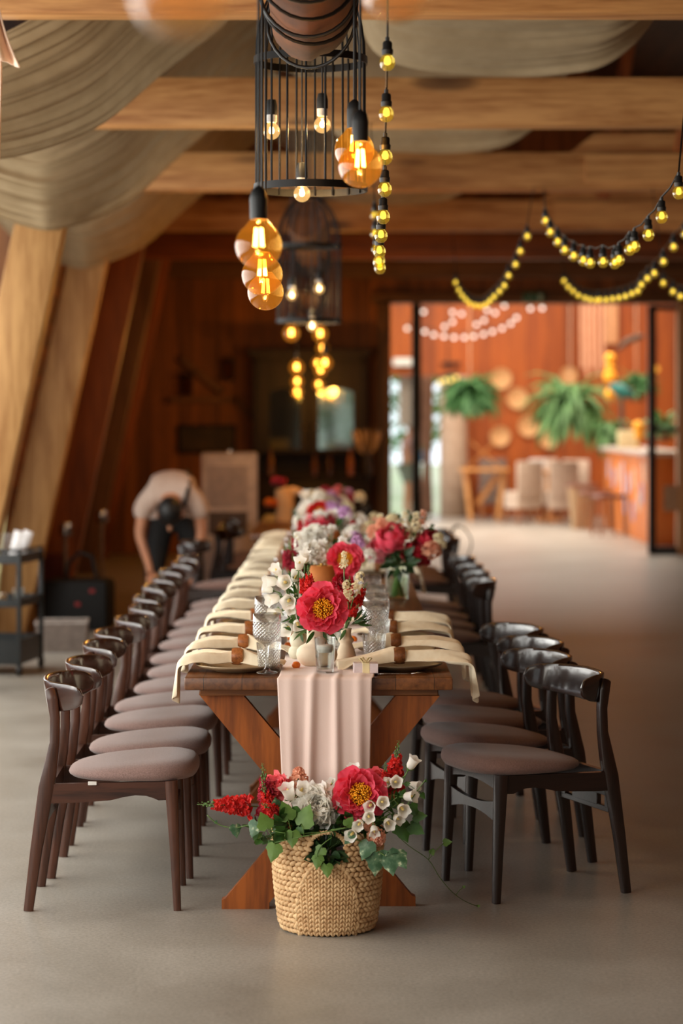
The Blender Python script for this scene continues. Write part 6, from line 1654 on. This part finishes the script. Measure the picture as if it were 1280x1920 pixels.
for s in (-1, 1): obj('slat', MB().add(beam((-.26 * s, .03 * s, .012), (.2 * s, .03 * s, .42), .03, .02, .003)), LW_, r)
LINC = simple('linen_slipcover', (198, 176, 156), .85, c2=(182, 158, 138), scale=12)
GREYC = simple('dark_slipcover', (112, 92, 80), .85, c2=(96, 78, 68), scale=12)
WLEG = wood('far_chair_leg', (170, 110, 66), (128, 78, 44), 'z', 9, .5)
def dchair(px, d, rz, m, label, w_=.44):
    r = thing('slipcovered_chair', label, 'chair', ((px - 640) * d / 4500, d, 0), rz, 'chairs in the far room')
    obj('seat', MB().add(box((0, 0, .42), (w_, .44, .12), .03)), m, r); obj('skirt', MB().add(box((0, 0, .30), (w_ * .96, .42, .16), .01)), m, r)
    obj('backrest', MB().add(box((0, .21, .66), (w_, .06, .56), .025)), m, r)
    for sx in (-1, 1):
        for sy in (-1, 1): obj('leg', MB().add(beam((sx * w_ * .42, sy * .19, .26), (sx * w_ * .46, sy * .22, 0), .035, .035, .004)), WLEG, r)
    return r
dchair(980, 36.3, radians(205), LINC, 'pale linen covered chair with its back to the camera, between the far tables')
dchair(925, 38.2, radians(0), GREYC, 'dark brown covered chair behind the light wooden trestle table')
dchair(1052, 36.2, radians(185), LINC, 'pale linen covered chair right of the round far table')
dchair(1085, 37.6, radians(160), LINC, 'pale linen covered chair below the palm leaves')
dchair(1022, 38.2, radians(0), LINC, 'pale linen covered chair behind the round far table')
# taupe bin and stools
r = thing('litter_bin', 'tapered taupe bin with brown lid on the pale far floor', 'bin', ((1091 - 640) * 34.6 / 4500, 34.6, 0))
obj('body', MB().add(tube([(0, 0, 0), (0, 0, .60)], [.15, .2], 24, sq=True)), simple('taupe', (176, 142, 104), .7), r, angle=50); obj('lid', MB().add(tube([(0, 0, .6), (0, 0, .64)], [.22, .21], 24, sq=True)), simple('brown_lid', (120, 72, 52), .6), r, angle=50)
for (px, d, lab) in ((1135, 34.2, 'brown bar stool beside the taupe bin'), (1166, 32.6, 'brown bar stool close to the bar front')):
    r = thing('bar_stool', lab, 'stool', (3.60 if d > 33 else 3.62, d, 0), .3, 'bar stools')
    obj('seat', MB().add(box((0, 0, .53), (.38, .34, .06), .015)), simple('stool_brown', (120, 74, 56), .5), r)
    for sx in (-1, 1):
        for sy in (-1, 1): obj('leg', MB().add(beam((sx * .14, sy * .12, .5), (sx * .17, sy * .15, 0), .03, .03, .003)), WLEG, r)
# bar
BARW = wood('bar_front', (224, 128, 48), (186, 96, 30), 'z', 4, .5, boards=('y', .14))
r = thing('bar_counter', 'orange wooden bar counter with pinned notes right in the far room', 'bar', (4.12, 32.6, 0))
obj('front', MB().add(box((0, 0, .56), (.5, 5.4, 1.12), .006)), BARW, r); obj('worktop', MB().add(box((-.03, 0, 1.15), (.64, 5.6, .06), .01)), simple('stone_top', (196, 180, 168), .4), r)
rn = random.Random(9)
for k, (yy, zz) in enumerate(((-1.7, .62), (-1.4, .5), (-.9, .8), (-.3, .72), (.1, .42), (.4, .86), (.9, .8), (1.5, .74), (2.1, .86), (-1.9, .9), (.3, .6), (-.8, .36))):
    o = obj('pinned_note', MB().add(box((3.862, 32.6 + yy, zz), (.006, .2, .26))), simple('note_%d' % k, rn.choice([(206, 190, 200), (176, 176, 206), (226, 196, 170), (150, 150, 186)]), .8)); tag(o, 'small paper note pinned to the bar front, %s in the list by distance' % ORD[k] if False else 'paper note pinned on the orange bar front', 'note', 'notes pinned on the bar front')
r = thing('cream_lightbox', 'cream box sign on the bar counter', 'sign', (at(1177, 830, 33.0).x, 33.0, 1.181)); obj('case', MB().add(box((0, 0, .12), (.28, .14, .24), .012)), simple('cream_case', (226, 208, 160), .5), r)
obj('handle', MB().add(tube([(-.08, 0, .23), (-.06, 0, .30), (.06, 0, .30), (.08, 0, .23)], .01, 6)), BLACKM, r)
YEL = simple('yellow_lantern', (244, 176, 28), .6, c2=(232, 150, 14))
p = at(1143, 575, 34); r = thing('lantern_garland', 'vertical garland of yellow lanterns hanging left of the teal bird', 'garland', (p.x, 34, p.z))
obj('cord', MB().add(tube([(0, 0, 5.68 - p.z), (0, 0, -1.25)], .006, 5)), CABLE, r)
for py, s_ in ((672, .075), (690, .07), (706, .095), (738, .075)): obj('lantern', MB().add(ball((0, 0, at(0, py, 34).z - p.z), (s_, s_, s_ * 1.05), 14, 9)), YEL, r, angle=180)
r = thing('yellow_lamp', 'yellow globe ornament on the bar beside the cream box sign', 'ornament', (at(1196, 0, 32.4).x, 32.4, 1.181))
obj('globe', MB().add(ball((0, 0, .30), .075, 14, 9)).add(ball((0, 0, .19), (.06, .06, .06), 14, 9)), YEL, r, angle=180); obj('stand', MB().add(lathe([(0, 0), (.05, 0), (.05, .015), (.012, .03), (.012, .14), (0, .14)], 14)), BRASS, r)
p = at(1166, 733, 33.6); r = thing('teal_bird', 'teal bird shaped ornament on a dark perch above the bar', 'ornament', (p.x, 33.6, 1.181))
TEAL = simple('teal', (22, 112, 104), .6); h_ = p.z - 1.181
obj('body', MB().add(tube([(-.13, 0, h_ + .05), (-.06, 0, h_ + .03), (.05, 0, h_ - .03), (.16, 0, h_ - .07)], [.05, .09, .085, .03], 14)).add(ball((-.12, 0, h_ + .05), .065, 12, 8)), TEAL, r, angle=180)
obj('perch', MB().add(tube([(0, 0, 0), (.0, 0, h_)], .03, 8)), BARK, r)
o = obj('driftwood_branch', MB().add(tube([at(1158, 655, 34.5), at(1175, 640, 34.5), at(1195, 632, 34.5), at(1208, 630, 34.5)], [.02, .05, .045, .02], 8)).add(tube([at(1185, 636, 34.5), Vector((at(1185, 636, 34.5).x, 34.5, 5.69))], .006, 5)), BARK, angle=180); tag(o, 'dark driftwood branch hanging above the teal bird', 'branch')
o = obj('wall_panel', MB().add(box((0, 0, 0), (.2, .04, .7), .01)), simple('pale_peach_panel', (232, 170, 118), .7), None, at(1146, 604, 38.8)); tag(o, 'pale peach panel high on the far wall behind the lanterns', 'panel')
# person outside
def person_outside(x, y):
    r = thing('person', 'person outside in dark cap, pink top and grey shorts carrying a blue cloth', 'person', (x, y, -.07), radians(70))
    k = .93
    V = [(0, 0, .92), (0, 0, 1.08), (0, -.02, 1.25), (0, -.03, 1.40), (0, -.05, 1.48), (0, -.06, 1.56), (0, -.065, 1.64),
         (.16, -.03, 1.37), (.21, -.02, 1.12), (.19, -.18, .98), (.18, -.24, .96), (-.16, -.03, 1.37), (-.21, -.02, 1.12), (-.19, -.18, .98), (-.18, -.24, .96),
         (.09, 0, .86), (.10, -.02, .48), (.10, .02, .08), (.11, -.10, .03), (-.09, 0, .86), (-.10, -.02, .48), (-.10, .02, .08), (-.11, -.10, .03)]
    V = [(a * k, b_ * k, c * k) for a, b_, c in V]
    E = [(0, 1), (1, 2), (2, 3), (3, 4), (4, 5), (5, 6), (3, 7), (7, 8), (8, 9), (9, 10), (3, 11), (11, 12), (12, 13), (13, 14), (0, 15), (15, 16), (16, 17), (17, 18), (0, 19), (19, 20), (20, 21), (21, 22)]
    R = [.12, .11, .13, .09, .05, .08, .075, .06, .042, .032, .03, .06, .042, .032, .03, .085, .055, .04, .035, .085, .055, .04, .035]
    skin_body('body', SKIN, V, E, R, r)
    skin_body('top', simple('pink_top', (200, 150, 140), .8), [(0, 0, .88), (0, -.01, 1.1), (0, -.03, 1.29), (.15, -.03, 1.27), (.19, -.02, 1.14), (-.15, -.03, 1.27), (-.19, -.02, 1.14)], [(0, 1), (1, 2), (2, 3), (3, 4), (2, 5), (5, 6)], [.13, .135, .135, .075, .06, .075, .06], r)
    skin_body('shorts', simple('grey_shorts', (120, 124, 114), .8), [(0, 0, .86), (.09, 0, .78), (.10, -.01, .52), (-.09, 0, .78), (-.10, -.01, .52)], [(0, 1), (1, 2), (0, 3), (3, 4)], [.14, .105, .085, .105, .085], r)
    obj('cap', MB().add(ball((0, -.06, 1.54), (.095, .10, .07), 16, 10)).add(ball((0, -.16, 1.53), (.07, .08, .012), 12, 6)), simple('dark_cap', (52, 40, 38), .8), r, angle=180)
    obj('blue_cloth', MB().add(box((.0, -.26, 1.0), (.34, .12, .2), .05)), simple('blue_cloth', (66, 150, 196), .8), r, angle=180)
person_outside((764 - 640) * 41.5 / 4500, 41.5)
